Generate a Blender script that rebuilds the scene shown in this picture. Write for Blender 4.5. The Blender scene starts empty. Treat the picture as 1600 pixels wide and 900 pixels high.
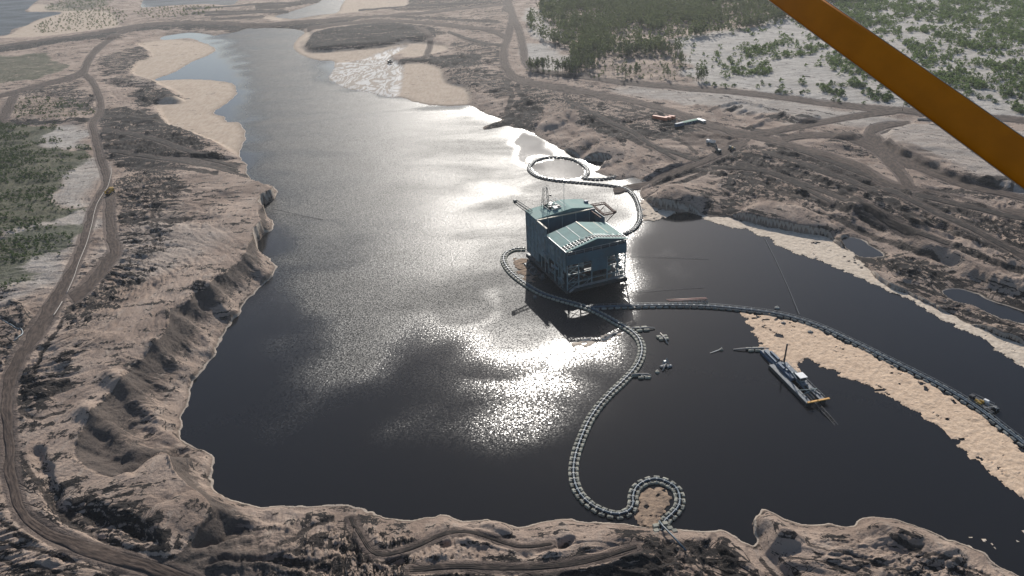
import bpy, bmesh, math, random
import numpy as np
from mathutils import Vector, Matrix

random.seed(7)
RNG = np.random.default_rng(11)
SC = bpy.context.scene
COL = SC.collection
rad = math.radians

# ---------------------------------------------------------------- survey of the site
CAM_H, FOC, PITCH = 200.0, 1186.0, rad(28.0)
CP, SP = math.cos(PITCH), math.sin(PITCH)
SUN_EL, SUN_AZ = rad(27.0), rad(3.6)

ROLL = rad(3.0)
CR, SR = math.cos(ROLL), math.sin(ROLL)

def at(px, py, z=0.0):
    """ground point (x, y) that the surveyed picture point marks at height z"""
    X = np.asarray(px, float) - 800.0; Y = 450.0 - np.asarray(py, float)
    return at_level(800 + X*CR + Y*SR, 450 + X*SR - Y*CR, z)

def at_level(px, py, z=0.0):
    px = np.asarray(px, float); py = np.asarray(py, float)
    dx = px - 800.0; dy = 450.0 - py
    ry = FOC * CP + dy * SP
    rz = -FOC * SP + dy * CP
    t = (z - CAM_H) / rz
    return dx * t, ry * t

CTRL = np.array([
 (0,600,14,.55),(150,450,13,.55),(250,500,13.5,.55),(100,800,12,.5),(300,350,11,.5),(400,300,8,.5),
 (200,200,9,.3),(60,100,8,.3),(300,160,4,.06),(250,80,4,.08),(300,700,11,.5),(420,850,6,.35),
 (600,860,4.5,.3),(900,870,4,.3),(1100,860,4,.3),(1400,870,5,.35),(100,20,4,.06),(450,35,6,.2),
 (600,100,5,.10),(780,100,7,.2),(900,180,6,.3),(1080,200,8,.25),(1150,310,6,.35),(1350,330,7,.3),
 (1500,450,4,.25),(1600,520,3,.25),(1500,250,9,.3),(1000,80,10,.2),(1400,80,13,.2),(1600,50,15,.2),(1200,30,12,.2),
 (-300,500,14,.5),(1900,300,9,.3)], float)

def zguess(px, py):
    px = np.asarray(px, float); py = np.asarray(py, float)
    d2 = (px[..., None] - CTRL[:, 0])**2 + ((py[..., None] - CTRL[:, 1]) * 1.6)**2 + 300.0
    w = 1.0 / d2**1.5
    return (w * CTRL[:, 2]).sum(-1) / w.sum(-1)

def smooth(pts, n=4, closed=False):
    p = np.array(pts, float)
    if len(p) < 3: return p
    if closed: q = np.vstack([p[-1:], p, p[:2]])
    else: q = np.vstack([2*p[0]-p[1], p, 2*p[-1]-p[-2]])
    out = []
    for i in range(1, len(q) - 2):
        a, b, c, d = q[i-1], q[i], q[i+1], q[i+2]
        for k in range(n):
            t = k / n
            out.append(0.5*((2*b)+(c-a)*t+(2*a-5*b+4*c-d)*t*t+(3*b-a-3*c+d)*t**3))
    if not closed: out.append(p[-1])
    return np.array(out)

def W(pts, z=None, n=4, closed=True):
    """picture points -> smoothed world polygon (k,2)"""
    p = smooth(pts, n, closed) if n > 1 else np.array(pts, float)
    zz = zguess(p[:, 0], p[:, 1]) if z is None else z
    x, y = at(p[:, 0], p[:, 1], zz)
    return np.stack([x, y], 1)

def band(pts, w, z=None, n=4):
    """ribbon of picture width w (number or per-point list) -> left, right world edges"""
    p = smooth(pts, n)
    ww = np.full(len(pts), w, float) if np.isscalar(w) else np.array(w, float)
    ww = np.interp(np.linspace(0, 1, len(p)), np.linspace(0, 1, len(ww)), ww)
    t = np.gradient(p, axis=0); t /= np.linalg.norm(t, axis=1)[:, None] + 1e-9
    nrm = np.stack([-t[:, 1], t[:, 0]], 1)
    L = p + nrm * ww[:, None] / 2; R = p - nrm * ww[:, None] / 2
    zz = zguess(p[:, 0], p[:, 1]) if z is None else np.full(len(p), float(z))
    lx, ly = at(L[:, 0], L[:, 1], zz); rx, ry = at(R[:, 0], R[:, 1], zz)
    return np.stack([lx, ly], 1), np.stack([rx, ry], 1)

def bandpoly(pts, w, z=None, n=4):
    L, R = band(pts, w, z, n)
    return np.vstack([L, R[::-1]])

# ---------------------------------------------------------------- noise and distances
def _h(ix, iy, s):
    n = (ix.astype(np.int64) * 374761393 + iy.astype(np.int64) * 668265263 + s * 1442695041) & 0xffffffff
    n = ((n ^ (n >> 13)) * 1274126177) & 0xffffffff
    return ((n ^ (n >> 16)) & 0xffffff).astype(np.float32) / np.float32(0xffffff)

def vn(x, y, wl, s=0):
    x = x / wl; y = y / wl
    ix = np.floor(x); iy = np.floor(y)
    fx = (x - ix).astype(np.float32); fy = (y - iy).astype(np.float32)
    fx = fx*fx*fx*(fx*(fx*6-15)+10); fy = fy*fy*fy*(fy*(fy*6-15)+10)
    a = _h(ix, iy, s); b = _h(ix+1, iy, s); c = _h(ix, iy+1, s); d = _h(ix+1, iy+1, s)
    return (a+(b-a)*fx)*(1-fy)+(c+(d-c)*fx)*fy          # 0..1

def sstep(a, b, x):
    t = np.clip((x - a) / (b - a), 0, 1)
    return t*t*(3-2*t)

def segdist(x, y, P, closed, reach):
    """distance to polyline, culled to reach"""
    d = np.full(x.shape, reach, np.float32)
    n = len(P); m = n if closed else n - 1
    mask = (x > P[:, 0].min()-reach) & (x < P[:, 0].max()+reach) & (y > P[:, 1].min()-reach) & (y < P[:, 1].max()+reach)
    idx = np.nonzero(mask)[0]
    if len(idx) == 0: return d
    xs = x[idx]; ys = y[idx]; ds = d[idx]
    order = np.argsort(ys); xs = xs[order]; ys = ys[order]; ds = ds[order]
    for i in range(m):
        a = P[i]; b = P[(i+1) % n]
        lo = np.searchsorted(ys, min(a[1], b[1]) - reach); hi = np.searchsorted(ys, max(a[1], b[1]) + reach)
        if hi <= lo: continue
        X = xs[lo:hi]; Y = ys[lo:hi]
        ex, ey = b - a; L = ex*ex + ey*ey + 1e-9
        t = np.clip(((X-a[0])*ex + (Y-a[1])*ey) / L, 0, 1)
        dd = np.hypot(X-a[0]-t*ex, Y-a[1]-t*ey)
        np.minimum(ds[lo:hi], dd, out=ds[lo:hi])
    d[idx[order]] = ds
    return d

def inside(x, y, P):
    r = np.zeros(x.shape, bool)
    mask = (x >= P[:, 0].min()) & (x <= P[:, 0].max()) & (y >= P[:, 1].min()) & (y <= P[:, 1].max())
    idx = np.nonzero(mask)[0]
    if len(idx) == 0: return r
    xs = x[idx]; ys = y[idx]; c = np.zeros(len(idx), bool)
    n = len(P)
    for i in range(n):
        x1, y1 = P[i]; x2, y2 = P[(i+1) % n]
        if y1 == y2: continue
        k = ((y1 > ys) != (y2 > ys)) & (xs < (x2-x1)*(ys-y1)/(y2-y1)+x1)
        c ^= k
    r[idx] = c
    return r

def sdf(x, y, P, reach=60.0):
    """negative inside"""
    d = segdist(x, y, P, True, reach)
    return np.where(inside(x, y, P), -d, d)

# ---------------------------------------------------------------- outlines of water, banks, soils (picture points)
POND = [(330,58),(324,68),(338,77),(325,87),(300,97),(275,112),(242,125),(275,124),(312,124),(340,126),(362,130),(370,138),
 (368,150),(350,165),(333,176),(350,182),(356,190),(372,191),(379,197),(384,208),(380,228),(374,243),(386,258),(385,272),(400,287),
 (425,290),(433,302),(428,312),(415,318),(408,330),(418,340),(428,348),(426,358),(412,368),(403,378),(405,390),(415,400),(430,412),
 (432,420),(425,433),(405,450),(385,470),(375,490),(362,505),(350,520),(340,545),(328,565),(312,585),(298,605),(292,630),(286,655),
 (284,672),(288,686),(305,697),(322,708),(331,718),(330,735),(327,748),(340,765),(360,778),(385,786),(415,790),(450,791),(480,790),
 (510,788),(530,786),(555,793),(580,802),(610,810),(640,811),(670,811),(690,806),(705,808),(720,811),(745,812),(760,811),(780,818),
 (810,820),(840,818),(870,812),(895,811),(930,813),(960,815),(990,818),(1012,822),(1030,826),(1060,824),(1085,825),(1110,826),
 (1135,830),(1152,840),(1165,850),(1176,856),(1182,845),(1177,828),(1180,806),(1190,797),(1208,800),(1232,812),(1262,820),(1300,818),
 (1335,820),(1345,812),(1365,807),(1390,810),(1420,814),(1440,822),(1470,835),(1500,850),(1520,858),(1545,872),(1560,884),(1600,905),
 (1660,960),(1800,1040),(2000,1000),(2050,800),(1900,680),(1760,610),(1680,575),(1600,540),
 (1560,525),(1530,512),(1505,505),(1480,492),(1450,475),(1420,460),(1400,455),(1380,445),(1360,425),(1340,410),(1310,383),(1290,370),
 (1260,366),(1220,358),(1180,349),(1150,342),(1125,340),(1105,339),(1090,335),(1075,332),(1060,332),(1030,326),(1008,314),(999,303),
 (1003,293),(1008,286),(998,281),(985,278),(965,283),(940,272),(930,268),(945,261),(955,255),(935,252),(918,251),(905,247),(892,241),(880,235),
 (868,228),(855,222),(842,214),(832,208),(820,203),(806,200),(795,197),(778,200),(757,203),(755,198),(772,191),(783,187),(775,183),
 (760,178),(745,170),(735,165),(722,165),(700,166),(670,164),(645,159),(628,153),(605,152),(590,148),(565,143),(540,138),(520,128),
 (513,122),(520,110),(523,98),(515,95),(500,95),(475,88),(462,80),(458,72),(463,62),(475,52),(470,48),(455,45),(430,44),(400,43),
 (385,45),(370,50),(350,53)]
CHANNEL = [(252,58),(275,53),(300,51),(335,56),(340,64),(322,68),(300,60),(275,61),(255,62)]
LAKE_A = [(-300,70),(-100,66),(0,56),(15,52),(18,46),(40,40),(55,32),(75,26),(95,21),(85,19),(40,19),(45,12),(52,5),(62,-8),(0,-25),(-200,-25),(-400,0)]
LAKE_B = [(220,9),(235,11),(262,9),(320,6),(360,8),(372,0),(385,-14),(300,-16),(240,-12)]
LAKE_C = [(430,26),(452,29),(462,30),(492,25),(526,20),(532,10),(540,-2),(548,-18),(500,-20),(504,0),(480,10),(452,19)]
POOL_A = [(1316,377),(1322,371),(1340,373),(1360,385),(1374,393),(1379,400),(1360,402),(1340,399),(1328,391)]
POOL_B = [(1474,456),(1500,453),(1530,462),(1560,474),(1600,486),(1650,500),(1620,508),(1580,500),(1545,488),(1520,476),(1490,468)]
POOL_C = [(1330,283),(1345,285),(1362,292),(1358,297),(1340,292)]
WATERS = [W(p, 0.0, 3) for p in (POND, CHANNEL, LAKE_A, LAKE_B, LAKE_C, POOL_A, POOL_B)]

CREST = [(436,292),(420,300),(412,320),(402,330),(408,350),(396,372),(386,392),(380,410),(362,424),(350,436),(330,447),(327,455),(302,459),(296,472),(266,486),
 (262,510),(250,530),(232,548),(218,562),(200,574),(190,597),(172,612),(160,624),(146,640),(137,655),(120,680),(108,708),(140,735),(190,742),(222,716),(250,702),(262,712),
 (268,730),(290,752),(310,765),(326,785),(310,805),(290,830),(265,855),(250,872),(200,900),(150,960),(-700,1100),(-900,300),(0,200),(240,240),(380,270)]

DELTAS = [  # smooth pale sand fans
 [(216,70),(260,62),(300,63),(325,68),(340,77),(325,88),(300,98),(272,114),(242,126),(205,118),(215,100),(235,92),(228,80)],
 [(238,127),(275,123),(312,123),(342,125),(364,129),(372,138),(370,151),(352,166),(337,176),(352,181),(358,189),(374,190),(381,197),(386,208),(382,229),(374,244),(340,228),(300,212),(262,200),(250,182),(246,165),(285,156),(262,140)],
 [(470,48),(490,55),(480,80),(530,80),(600,76),(640,70),(690,75),(640,85),(560,95),(520,100),(500,97),(472,89),(458,80),(455,70),(462,60)],
 [(625,105),(660,102),(690,110),(700,130),(732,140),(736,160),(722,167),(690,168),(650,162),(618,153),(620,130)],
 [(640,80),(690,74),(700,82),(660,92),(630,92)],
 [(75,24),(40,40),(16,54),(0,60),(60,60),(150,50),(190,42),(170,20),(120,14),(60,6),(45,18)],
 [(520,24),(534,8),(545,-15),(620,-15),(640,10),(600,18),(560,22)],
 [(430,24),(455,32),(500,26),(525,22),(500,32),(440,34),(410,30)],
]
FAN = [(605,153),(588,149),(563,144),(538,139),(518,129),(511,122),(518,110),(522,99),(560,96),(600,82),(640,74),(612,90),(618,98),(630,106),(628,128),(622,150)]

def mounds():
    # (outline, height, slope) heaped sand and spoil
    return [
 ([(1000,318),(1005,300),(1030,290),(1060,290),(1090,299),(1114,310),(1095,322),(1060,331),(1030,326)], 9.5, .62),
 ([(1112,336),(1180,316),(1230,317),(1290,334),(1316,352),(1300,362),(1250,358),(1180,346),(1130,340)], 6.5, .6),
 ([(214,154),(228,137),(241,153)], 7, .6), ([(238,155),(254,135),(268,142),(288,156),(262,159)], 8, .6),
 ([(170,126),(200,117),(235,120),(246,131),(200,133)], 5, .5),
 ([(902,246),(922,228),(955,221),(978,234),(958,250),(925,251)], 8, .62),
 ([(842,193),(872,177),(898,180),(880,194),(856,199)], 5.5, .6),
 ([(880,180),(905,174),(930,186),(905,196)], 5, .6),
 ([(870,232),(905,212),(940,214),(915,232),(890,238)], 4.5, .5),
 ([(1184,842),(1178,820),(1184,799),(1200,797),(1228,812),(1262,838),(1240,858),(1205,860)], 8.5, .62),
 ([(1330,822),(1365,806),(1420,812),(1470,834),(1520,858),(1500,880),(1430,868),(1370,850)], 6.0, .5),
 ([(735,808),(760,798),(790,806),(800,828),(770,836),(742,826)], 3.2, .5),
 ([(240,790),(300,770),(330,792),(300,840),(262,872),(220,850),(215,815)], 4.0, .55),
 ([(1300,212),(1330,206),(1345,214),(1325,220)], 3, .6),
 ([(1225,186),(1260,176),(1286,184),(1262,194)], 4, .6),
 ([(60,70),(120,60),(185,54),(190,60),(120,70),(65,78)], 3.5, .3),
 ([(480,52),(600,38),(680,50),(660,64),(580,72),(480,76)], 5, .3),
 ([(1480,510),(1530,500),(1600,515),(1640,540),(1560,526)], 4, .5),
 ([(1330,398),(1372,412),(1440,452),(1500,476),(1460,474),(1400,452),(1350,418)], 3.5, .5),
 ([(1285,385),(1316,352),(1330,356),(1318,384),(1300,392)], 3, .6),
 ]

STEPS = [  # (outline, rise, face width in m): terraces and bowls
 ([(1322,340),(1350,338),(1400,366),(1440,392),(1480,412),(1520,436),(1556,452),(1600,462),(1760,500),(1900,420),(1800,260),(1600,330),(1450,300),(1350,300),(1316,318)], 5.0, 8.0),
 ([(1378,212),(1400,200),(1450,196),(1600,210),(1750,250),(1650,300),(1520,288),(1470,270),(1420,250),(1388,230)], 4.0, 6.0),
 ([(330,792),(365,788),(388,800),(372,825),(340,850),(300,868),(275,862),(300,832)], -6.0, 9.0),
 ([(100,790),(150,775),(215,800),(250,850),(245,872),(180,850),(120,820)], -4.0, 7.0),
 ([(1140,858),(1118,834),(1100,834),(1104,900),(1160,905)], -2.0, 2.5),
 ([(1325,376),(1345,372),(1362,384),(1382,396),(1372,404),(1345,398),(1330,390)], -3.2, 5.0),
 ([(1470,452),(1520,458),(1560,478),(1620,492),(1620,508),(1560,494),(1510,476)], -2.6, 5.0),
]
RIDGES = [
 ([(318,447),(345,458),(384,489)], 8, 3.4), ([(172,588),(215,612),(256,655)], 8, 3.2), ([(132,640),(165,660),(208,694)], 8, 3.2), ([(262,486),(300,500),(345,528)], 7, 2.2), ([(240,535),(280,550),(325,570)], 7, 2.0), ([(392,400),(410,412),(428,424)], 8, 2.5),
 # (centre line, half width m, height m): berms, windrows (negative: ruts, trenches)
 ([(203,729),(240,706),(288,682)], 7, -4.5), ([(195,735),(250,702)], 6, 2.5),
 ([(1105,176),(1150,160),(1190,166),(1224,177),(1200,185),(1172,198)], 4, 2.4),
 ([(1108,190),(1150,198),(1175,200)], 4, 1.6),
 ([(1138,170),(1147,167)], 4, 2), ([(1154,174),(1163,171)], 4, 2), ([(1168,177),(1177,174)], 4, 2), ([(1180,182),(1191,178)], 4, 2),
 ([(1030,200),(1070,208),(1100,213),(1150,214)], 3, 1.6),
 ([(1110,200),(1155,212)], 3, 1.5),
 ([(962,276),(1030,262),(1085,250),(1112,240)], 3.5, 2.2), ([(962,292),(1040,274),(1095,260)], 3.5, 2.0),
 ([(0,191),(60,189),(130,188)], 5, 2.0),
 ([(100,868),(150,880),(230,898)], 3, -2.0), ([(40,838),(90,856),(150,880)], 3, 2.0),
 ([(60,700),(75,760),(110,812),(170,850),(240,878)], 4, -2.6),
 ([(690,850),(720,826),(745,818),(790,836),(840,852),(890,842)], 3, -2.2),
 ([(560,880),(640,850),(700,826)], 3, -1.6), ([(520,840),(560,860),(620,870)], 3, -1.8),
 ([(800,890),(860,888),(930,870),(980,850)], 4, -2.0), ([(840,897),(930,885),(1000,872)], 3, 1.8),
 ([(530,790),(540,830),(570,868)], 3, -1.5),
 ([(1040,830),(1045,850),(1035,880)], 3, -1.4),
 ([(1190,860),(1215,890),(1230,910)], 7, -3.5),
 ([(255,640),(290,660)], 3, -1.2),
 ([(1250,300),(1330,310),(1400,345),(1480,380)], 4, 2.0), ([(1290,270),(1360,290),(1420,330),(1500,375),(1600,420)], 4, -1.6),
 ([(1180,240),(1250,262),(1300,285),(1330,310)], 4, 1.8), ([(1120,260),(1180,262),(1235,275),(1280,300)], 3.5, -1.8),
 ([(700,835),(745,842),(790,850),(830,856)], 2.5, 1.2),
 ([(330,870),(380,862),(450,868),(500,880)], 3, -1.8), ([(330,880),(400,876),(470,885)], 3, 1.6),
 ([(20,470),(40,500),(25,540)], 3, 1.5), ([(0,500),(30,512)], 2, -1.5),
]
# name, label, centre line, widths in picture units
ROADS = [
 ('haul_road', [(-120,84),(0,70),(60,63),(120,56),(170,49),(205,42),(250,37),(320,36),(400,36),(480,32),(560,27),(650,21),(720,13),(785,6),(800,-2)], [4.5,4.5,4.5,4.5,5,5,5,4.5,4.5,4.5,4.5,4.5,4.5,4.5,4.5]),
 ('haul_road', [(222,40),(190,52),(168,66),(148,82),(136,98),(128,112),(104,121),(60,132),(0,148),(-80,165)], [6,7,7,8,9,10,8,7,7,7]),
 ('haul_road', [(132,116),(143,126),(150,140),(155,156),(155,172),(148,186),(144,196),(150,218),(156,245),(164,270),(166,286),(157,303),(146,325),(136,355),(128,385),(115,415),(100,445),(86,470),(70,500),(50,530),(30,560),(16,590),(10,630),(12,680),(14,720),(20,760),(32,795),(56,820),(90,840),(130,857),(180,872),(230,886),(290,900),(380,925)],
   [8,8,8,9,9,10,10,11,11,11,11,12,12,13,13,14,17,24,26,20,18,18,18,18,18,18,19,21,23,24,24,24,24]),
 ('haul_road', [(168,296),(171,315),(171,340),(174,370),(180,392),(168,408),(150,428),(132,450),(112,466)], [13,13,14,15,18,18,18,18,18]),
 ('haul_road', [(0,186),(10,170),(16,158),(24,146)], [14,14,12,10]),
 ('haul_road', [(790,-6),(796,8),(803,30),(812,52),(818,80),(822,100),(842,111),(895,119),(960,126),(1030,133),(1100,140),(1180,147),(1260,156),(1340,165),(1410,171),(1440,174),(1520,182),(1600,188),(1750,200)], [9,9,9,10,10,9,7,7,7,8,8,8,9,9,10,10,9,9,9]),
 ('haul_road', [(786,12),(800,22),(796,50),(788,75),(788,98),(796,114),(815,126),(850,134),(900,142),(950,150),(985,156),(1040,172),(1090,190),(1140,205),(1190,214),(1240,228),(1300,245),(1340,260),(1385,286),(1430,302)], [8,9,10,10,11,11,10,9,9,8,8,10,11,11,11,10,10,11,12,12]),
 ('haul_road', [(1165,213),(1200,206),(1240,199),(1300,188),(1350,178),(1400,173)], [10,10,9,9,8,7]),
 ('haul_road', [(1640,318),(1590,306),(1540,296),(1480,278),(1440,261),(1400,243),(1376,226),(1362,212),(1366,201),(1384,194),(1420,191)], [8,8,9,11,13,15,18,20,16,10,7]),
 ('haul_road', [(1222,217),(1270,211),(1320,214),(1360,228),(1385,248),(1408,272),(1424,300)], [8,8,9,11,13,14,14]),
 ('haul_road', [(1424,298),(1470,305),(1520,318),(1560,332),(1600,348),(1700,380)], [12,12,12,12,12,12]),
 ('haul_road', [(960,285),(1030,270),(1080,258),(1112,247),(1135,236),(1165,222)], [8,8,8,9,10,12]),
 ('haul_road', [(480,42),(540,36),(600,34),(660,36),(720,42),(765,48),(790,58)], [5,5,5,5,5,6,7]),
 ('dirt_track', [(1190,238),(1260,258),(1330,282),(1400,312),(1470,346),(1540,386),(1640,440)], [6,7,7,7,8,8,9]),
 ('dirt_track', [(1150,256),(1220,274),(1290,298),(1350,328),(1410,360),(1480,394)], [5,6,6,6,7,6]),
 ('dirt_track', [(1240,232),(1310,256),(1370,280),(1420,304)], [5,6,6,6]),
 ('dirt_track', [(1112,262),(1165,263),(1212,272),(1256,291),(1300,316)], [4,5,5,5,4]),
 ('dirt_track', [(1428,312),(1500,330),(1580,351),(1660,372)], [6,6,6,6]),
 ('dirt_track', [(905,168),(945,187),(990,206),(1030,232),(1056,248)], [4,5,5,5,4]),
 ('dirt_track', [(1010,222),(1060,240),(1095,252)], [4,5,4]),
 ('dirt_track', [(560,12),(640,8),(740,3)], [3,3,3]), ('dirt_track', [(290,15),(380,9),(470,3)], [2.5,2.5,2.5]), ('dirt_track', [(320,25),(390,20),(450,14)], [2.5,2.5,2.5]),
 ('dirt_track', [(700,50),(735,62),(786,72)], [4,4,4]),
 ('dirt_track', [(160,202),(230,214),(300,237),(368,250)], [6,7,7,5]),
 ('dirt_track', [(170,236),(250,246),(330,258),(380,266)], [5,6,6,4]),
 ('dirt_track', [(640,890),(720,884),(800,886),(860,884),(930,872),(995,850)], [8,9,9,9,8,7]),
 ('dirt_track', [(545,793),(560,828),(588,864),(640,855),(690,829),(725,822),(760,832),(812,850),(862,846)], [6,7,8,7,7,6,6,6,5]),
 ('haul_road', [(665,90),(668,80),(672,68),(668,55),(650,45)], [7,7,7,7,6]),
]
DARK = [  # (outline, strength): dark organic soil turned up by the dozers, plus painted near-bank darkening
 (bandpoly([(-60,84),(0,76),(60,69),(130,61),(190,54)], 12), .95),
 (bandpoly([(200,47),(300,40),(400,42),(470,38),(560,33)], 8), .9),
 (W([(474,52),(530,44),(610,36),(690,48),(676,62),(640,72),(570,74),(500,79),(476,76),(470,66)],None,3), .93),
 (W([(622,94),(660,88),(740,85),(762,92),(745,103),(690,107),(660,100),(630,102)],None,3), .9),
 (W([(690,110),(740,105),(790,112),(820,130),(800,150),(770,150),(730,140),(700,128)],None,3), .6),
 (W([(560,30),(680,20),(790,12),(795,50),(760,60),(700,45),(600,38)],None,3), .4),
 (W([(700,66),(760,62),(790,80),(790,110),(750,100),(710,88)],None,3), .55),
 (W([(620,-10),(780,-14),(790,6),(700,14),(610,16)],None,3), .65),
 (W([(220,32),(330,18),(420,8),(470,14),(420,30),(320,38)],None,3), .38),
 (W([(800,118),(850,128),(940,148),(1000,160),(1040,180),(1060,200),(1010,220),(940,200),(880,175),(830,160),(800,150)],None,3), .55),
 (W([(880,170),(930,172),(980,190),(1030,205),(1010,222),(960,215),(910,195)],None,3), .85),
 (W([(775,178),(830,150),(850,170),(830,190),(790,200),(755,203),(757,196)],None,3), .85),
 (W([(835,208),(862,222),(885,236),(905,246),(895,250),(870,234),(840,220)],None,2), .9),
 (W([(1010,160),(1040,170),(1060,185),(1110,205),(1080,212),(1030,206),(1015,180)],None,3), .75),
 (W([(1090,205),(1140,208),(1170,218),(1140,228),(1100,222)],None,3), .45),
 (W([(1130,240),(1200,226),(1300,250),(1400,285),(1480,320),(1600,360),(1700,420),(1600,430),(1480,380),(1380,350),(1250,320),(1140,300),(1110,270)],None,3), .60),
 (W([(1150,255),(1250,270),(1350,300),(1420,330),(1380,345),(1250,315),(1160,290)],None,3), .52),
 (bandpoly([(1190,235),(1280,262),(1360,290),(1440,330),(1520,372),(1620,430)], 14), .9),
 (bandpoly([(1100,250),(1180,268),(1240,290),(1290,315),(1350,325)], 20), .75),
 (bandpoly([(1420,300),(1500,316),(1560,334),(1640,360)], 18), .88),
 (W([(1300,350),(1400,380),(1500,430),(1600,460),(1640,540),(1560,520),(1450,470),(1350,410),(1290,375)],None,3), .62),
 (W([(1060,300),(1110,292),(1180,300),(1180,320),(1120,325)],None,3), .6),
 (W([(1195,180),(1240,175),(1290,182),(1270,192),(1220,190)],None,3), .8),
 (W([(1290,215),(1350,216),(1390,250),(1350,245),(1300,232)],None,3), .5),
 # left
 (W([(150,170),(220,165),(290,190),(330,225),(380,255),(386,278),(330,262),(250,258),(200,262),(160,250),(150,210)],None,3), .82),
 (W([(190,215),(250,222),(330,240),(300,250),(230,245)],None,3), .7),
 (bandpoly([(-40,191),(60,188),(130,187),(200,176)], 10), .92),
 (W([(20,140),(70,132),(120,122),(130,135),(80,150),(30,150)],None,3), .6),
 (W([(95,140),(140,142),(150,170),(90,168)],None,3), .6),
 (W([(150,95),(230,70),(250,85),(210,110),(160,118)],None,3), .6),
 (bandpoly([(200,112),(225,96),(240,82),(256,80)], 10), .9),
 (W([(205,140),(235,134),(290,152),(260,160),(210,160)],None,3), .8),
 (W([(160,120),(245,122),(246,134),(180,136)],None,3), .55),
 (W([(180,285),(250,260),(300,290),(280,330),(250,400),(200,420),(175,400)],None,3), .58),
 (W([(250,280),(330,290),(380,310),(350,360),(280,350)],None,3), .3),
 (W([(160,395),(240,400),(220,450),(130,520),(80,560),(40,620),(30,700),(80,640),(120,560),(90,500)],None,3), .52),
 (W([(20,590),(110,590),(115,605),(70,620),(20,620)],None,3), .85),
 (W([(0,455),(40,470),(60,520),(20,580),(-40,600),(-40,450)],None,3), .55),
 (W([(20,690),(60,690),(80,760),(150,800),(250,850),(250,880),(150,850),(60,810),(25,760)],None,3), .6),
 (W([(100,780),(180,780),(235,800),(260,850),(240,872),(160,838),(110,815)],None,3), .75),
 (W([(310,800),(335,790),(360,792),(345,802),(315,815)],None,2), .8),
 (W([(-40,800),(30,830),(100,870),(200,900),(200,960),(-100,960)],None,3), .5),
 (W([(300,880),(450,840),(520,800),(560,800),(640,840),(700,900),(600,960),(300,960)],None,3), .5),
 (W([(540,790),(600,800),(580,840),(545,860),(530,820)],None,3), .6),
 (W([(760,870),(900,860),(1000,840),(1060,850),(1100,900),(1000,960),(700,960)],None,3), .66),
 (W([(700,790),(760,806),(830,822),(800,850),(740,850),(690,830)],None,3), .25),
 (W([(980,820),(1130,835),(1190,870),(1210,960),(1000,960),(980,860)],None,3), .6),
 (W([(1100,834),(1120,834),(1150,900),(1160,960),(1090,960),(1095,880)],None,2), .97),
 (W([(1280,838),(1330,836),(1345,850),(1300,858)],None,3), .7),
 (W([(1380,848),(1420,850),(1432,862),(1395,866)],None,3), .7),
 (W([(1200,880),(1300,870),(1420,880),(1540,890),(1540,960),(1200,960)],None,3), .5),
 (W([(-60,560),(90,560),(130,700),(250,780),(330,860),(500,850),(700,850),(1000,850),(1100,860),(1180,880),(1600,880),(1700,980),(-100,980)],None,3), .33),  # lens falloff painted as darker cover on near and lower-left bank, with soil streaks
 # crest stains of the left face
 (bandpoly([(362,424),(330,447),(302,459),(266,486),(262,510),(250,530),(218,562),(190,597),(160,624),(137,655)], 16), .5),
]
BROWN = [ # trafficked brown dirt pads
 (W([(1060,215),(1110,200),(1170,214),(1160,232),(1120,240),(1085,232)],None,3), .9),
 (W([(940,135),(1000,155),(1050,185),(1010,190),(960,170),(905,150)],None,3), .4),
 (W([(1400,225),(1440,240),(1480,262),(1470,272),(1420,256),(1392,236)],None,3), .6),
 (W([(700,165),(735,150),(732,164),(720,167),(690,167),(650,160)],None,2), .35),
]
WHITE = [
 (W([(830,70),(880,80),(880,112),(835,108)],None,3), .9),
 (W([(1060,60),(1150,45),(1260,20),(1400,-10),(1700,-20),(1800,190),(1500,175),(1300,158),(1100,136),(1075,110)],None,3), .95),
 (W([(960,132),(1050,140),(1200,152),(1360,172),(1420,186),(1300,196),(1200,180),(1080,165),(1000,148)],None,3), .65),
 (W([(1380,190),(1500,200),(1700,230),(1700,320),(1480,270),(1400,230)],None,3), .5),
 (W([(80,195),(135,200),(140,225),(95,232),(75,215)],None,3), .8),
 (W([(95,280),(140,250),(150,300),(120,330),(95,310)],None,3), .7),
 (W([(0,370),(60,345),(130,330),(110,400),(60,450),(0,460)],None,3), .7),
 (W([(150,400),(260,330),(330,350),(300,400),(180,430)],None,3), .3),
 (W([(820,20),(840,12),(860,40),(880,62),(835,60)],None,3), .8),
 (W([(200,120),(240,118),(260,130),(215,140)],None,3), .2),
 
]
FOREST0 = [(822,112),(842,104),(884,112),(890,80),(846,64),(824,40),(842,12),(820,-12),(900,-30),(1300,-34),(1420,-16),(1290,12),(1210,36),(1135,50),(1078,66),(1062,84),(1076,100),(1100,118),(1102,128),(1060,128),(1000,125),(950,124),(900,120),(862,114)]
VEG = [
 (W([(-200,190),(0,195),(60,192),(90,200),(80,220),(110,235),(140,225),(140,250),(95,285),(100,320),(130,330),(70,345),(0,365),(-200,400)],None,3), .95),
 (W([(-200,380),(0,368),(60,350),(118,355),(110,390),(60,410),(20,450),(-200,470)],None,3), .85),
 (W([(-200,90),(0,88),(70,82),(98,98),(95,112),(40,125),(-200,150)],None,3), .7),
 (W([(30,150),(140,158),(140,178),(20,182)],None,3), .45),
 (W([(45,45),(100,20),(180,10),(195,36),(120,48)],None,3), .32),
 (W([(215,15),(330,8),(340,20),(240,30)],None,3), .32),
 (W([(70,8),(160,-10),(170,8),(100,16)],None,3), .6),
 (W(FOREST0,None,3), .35),
]
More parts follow.
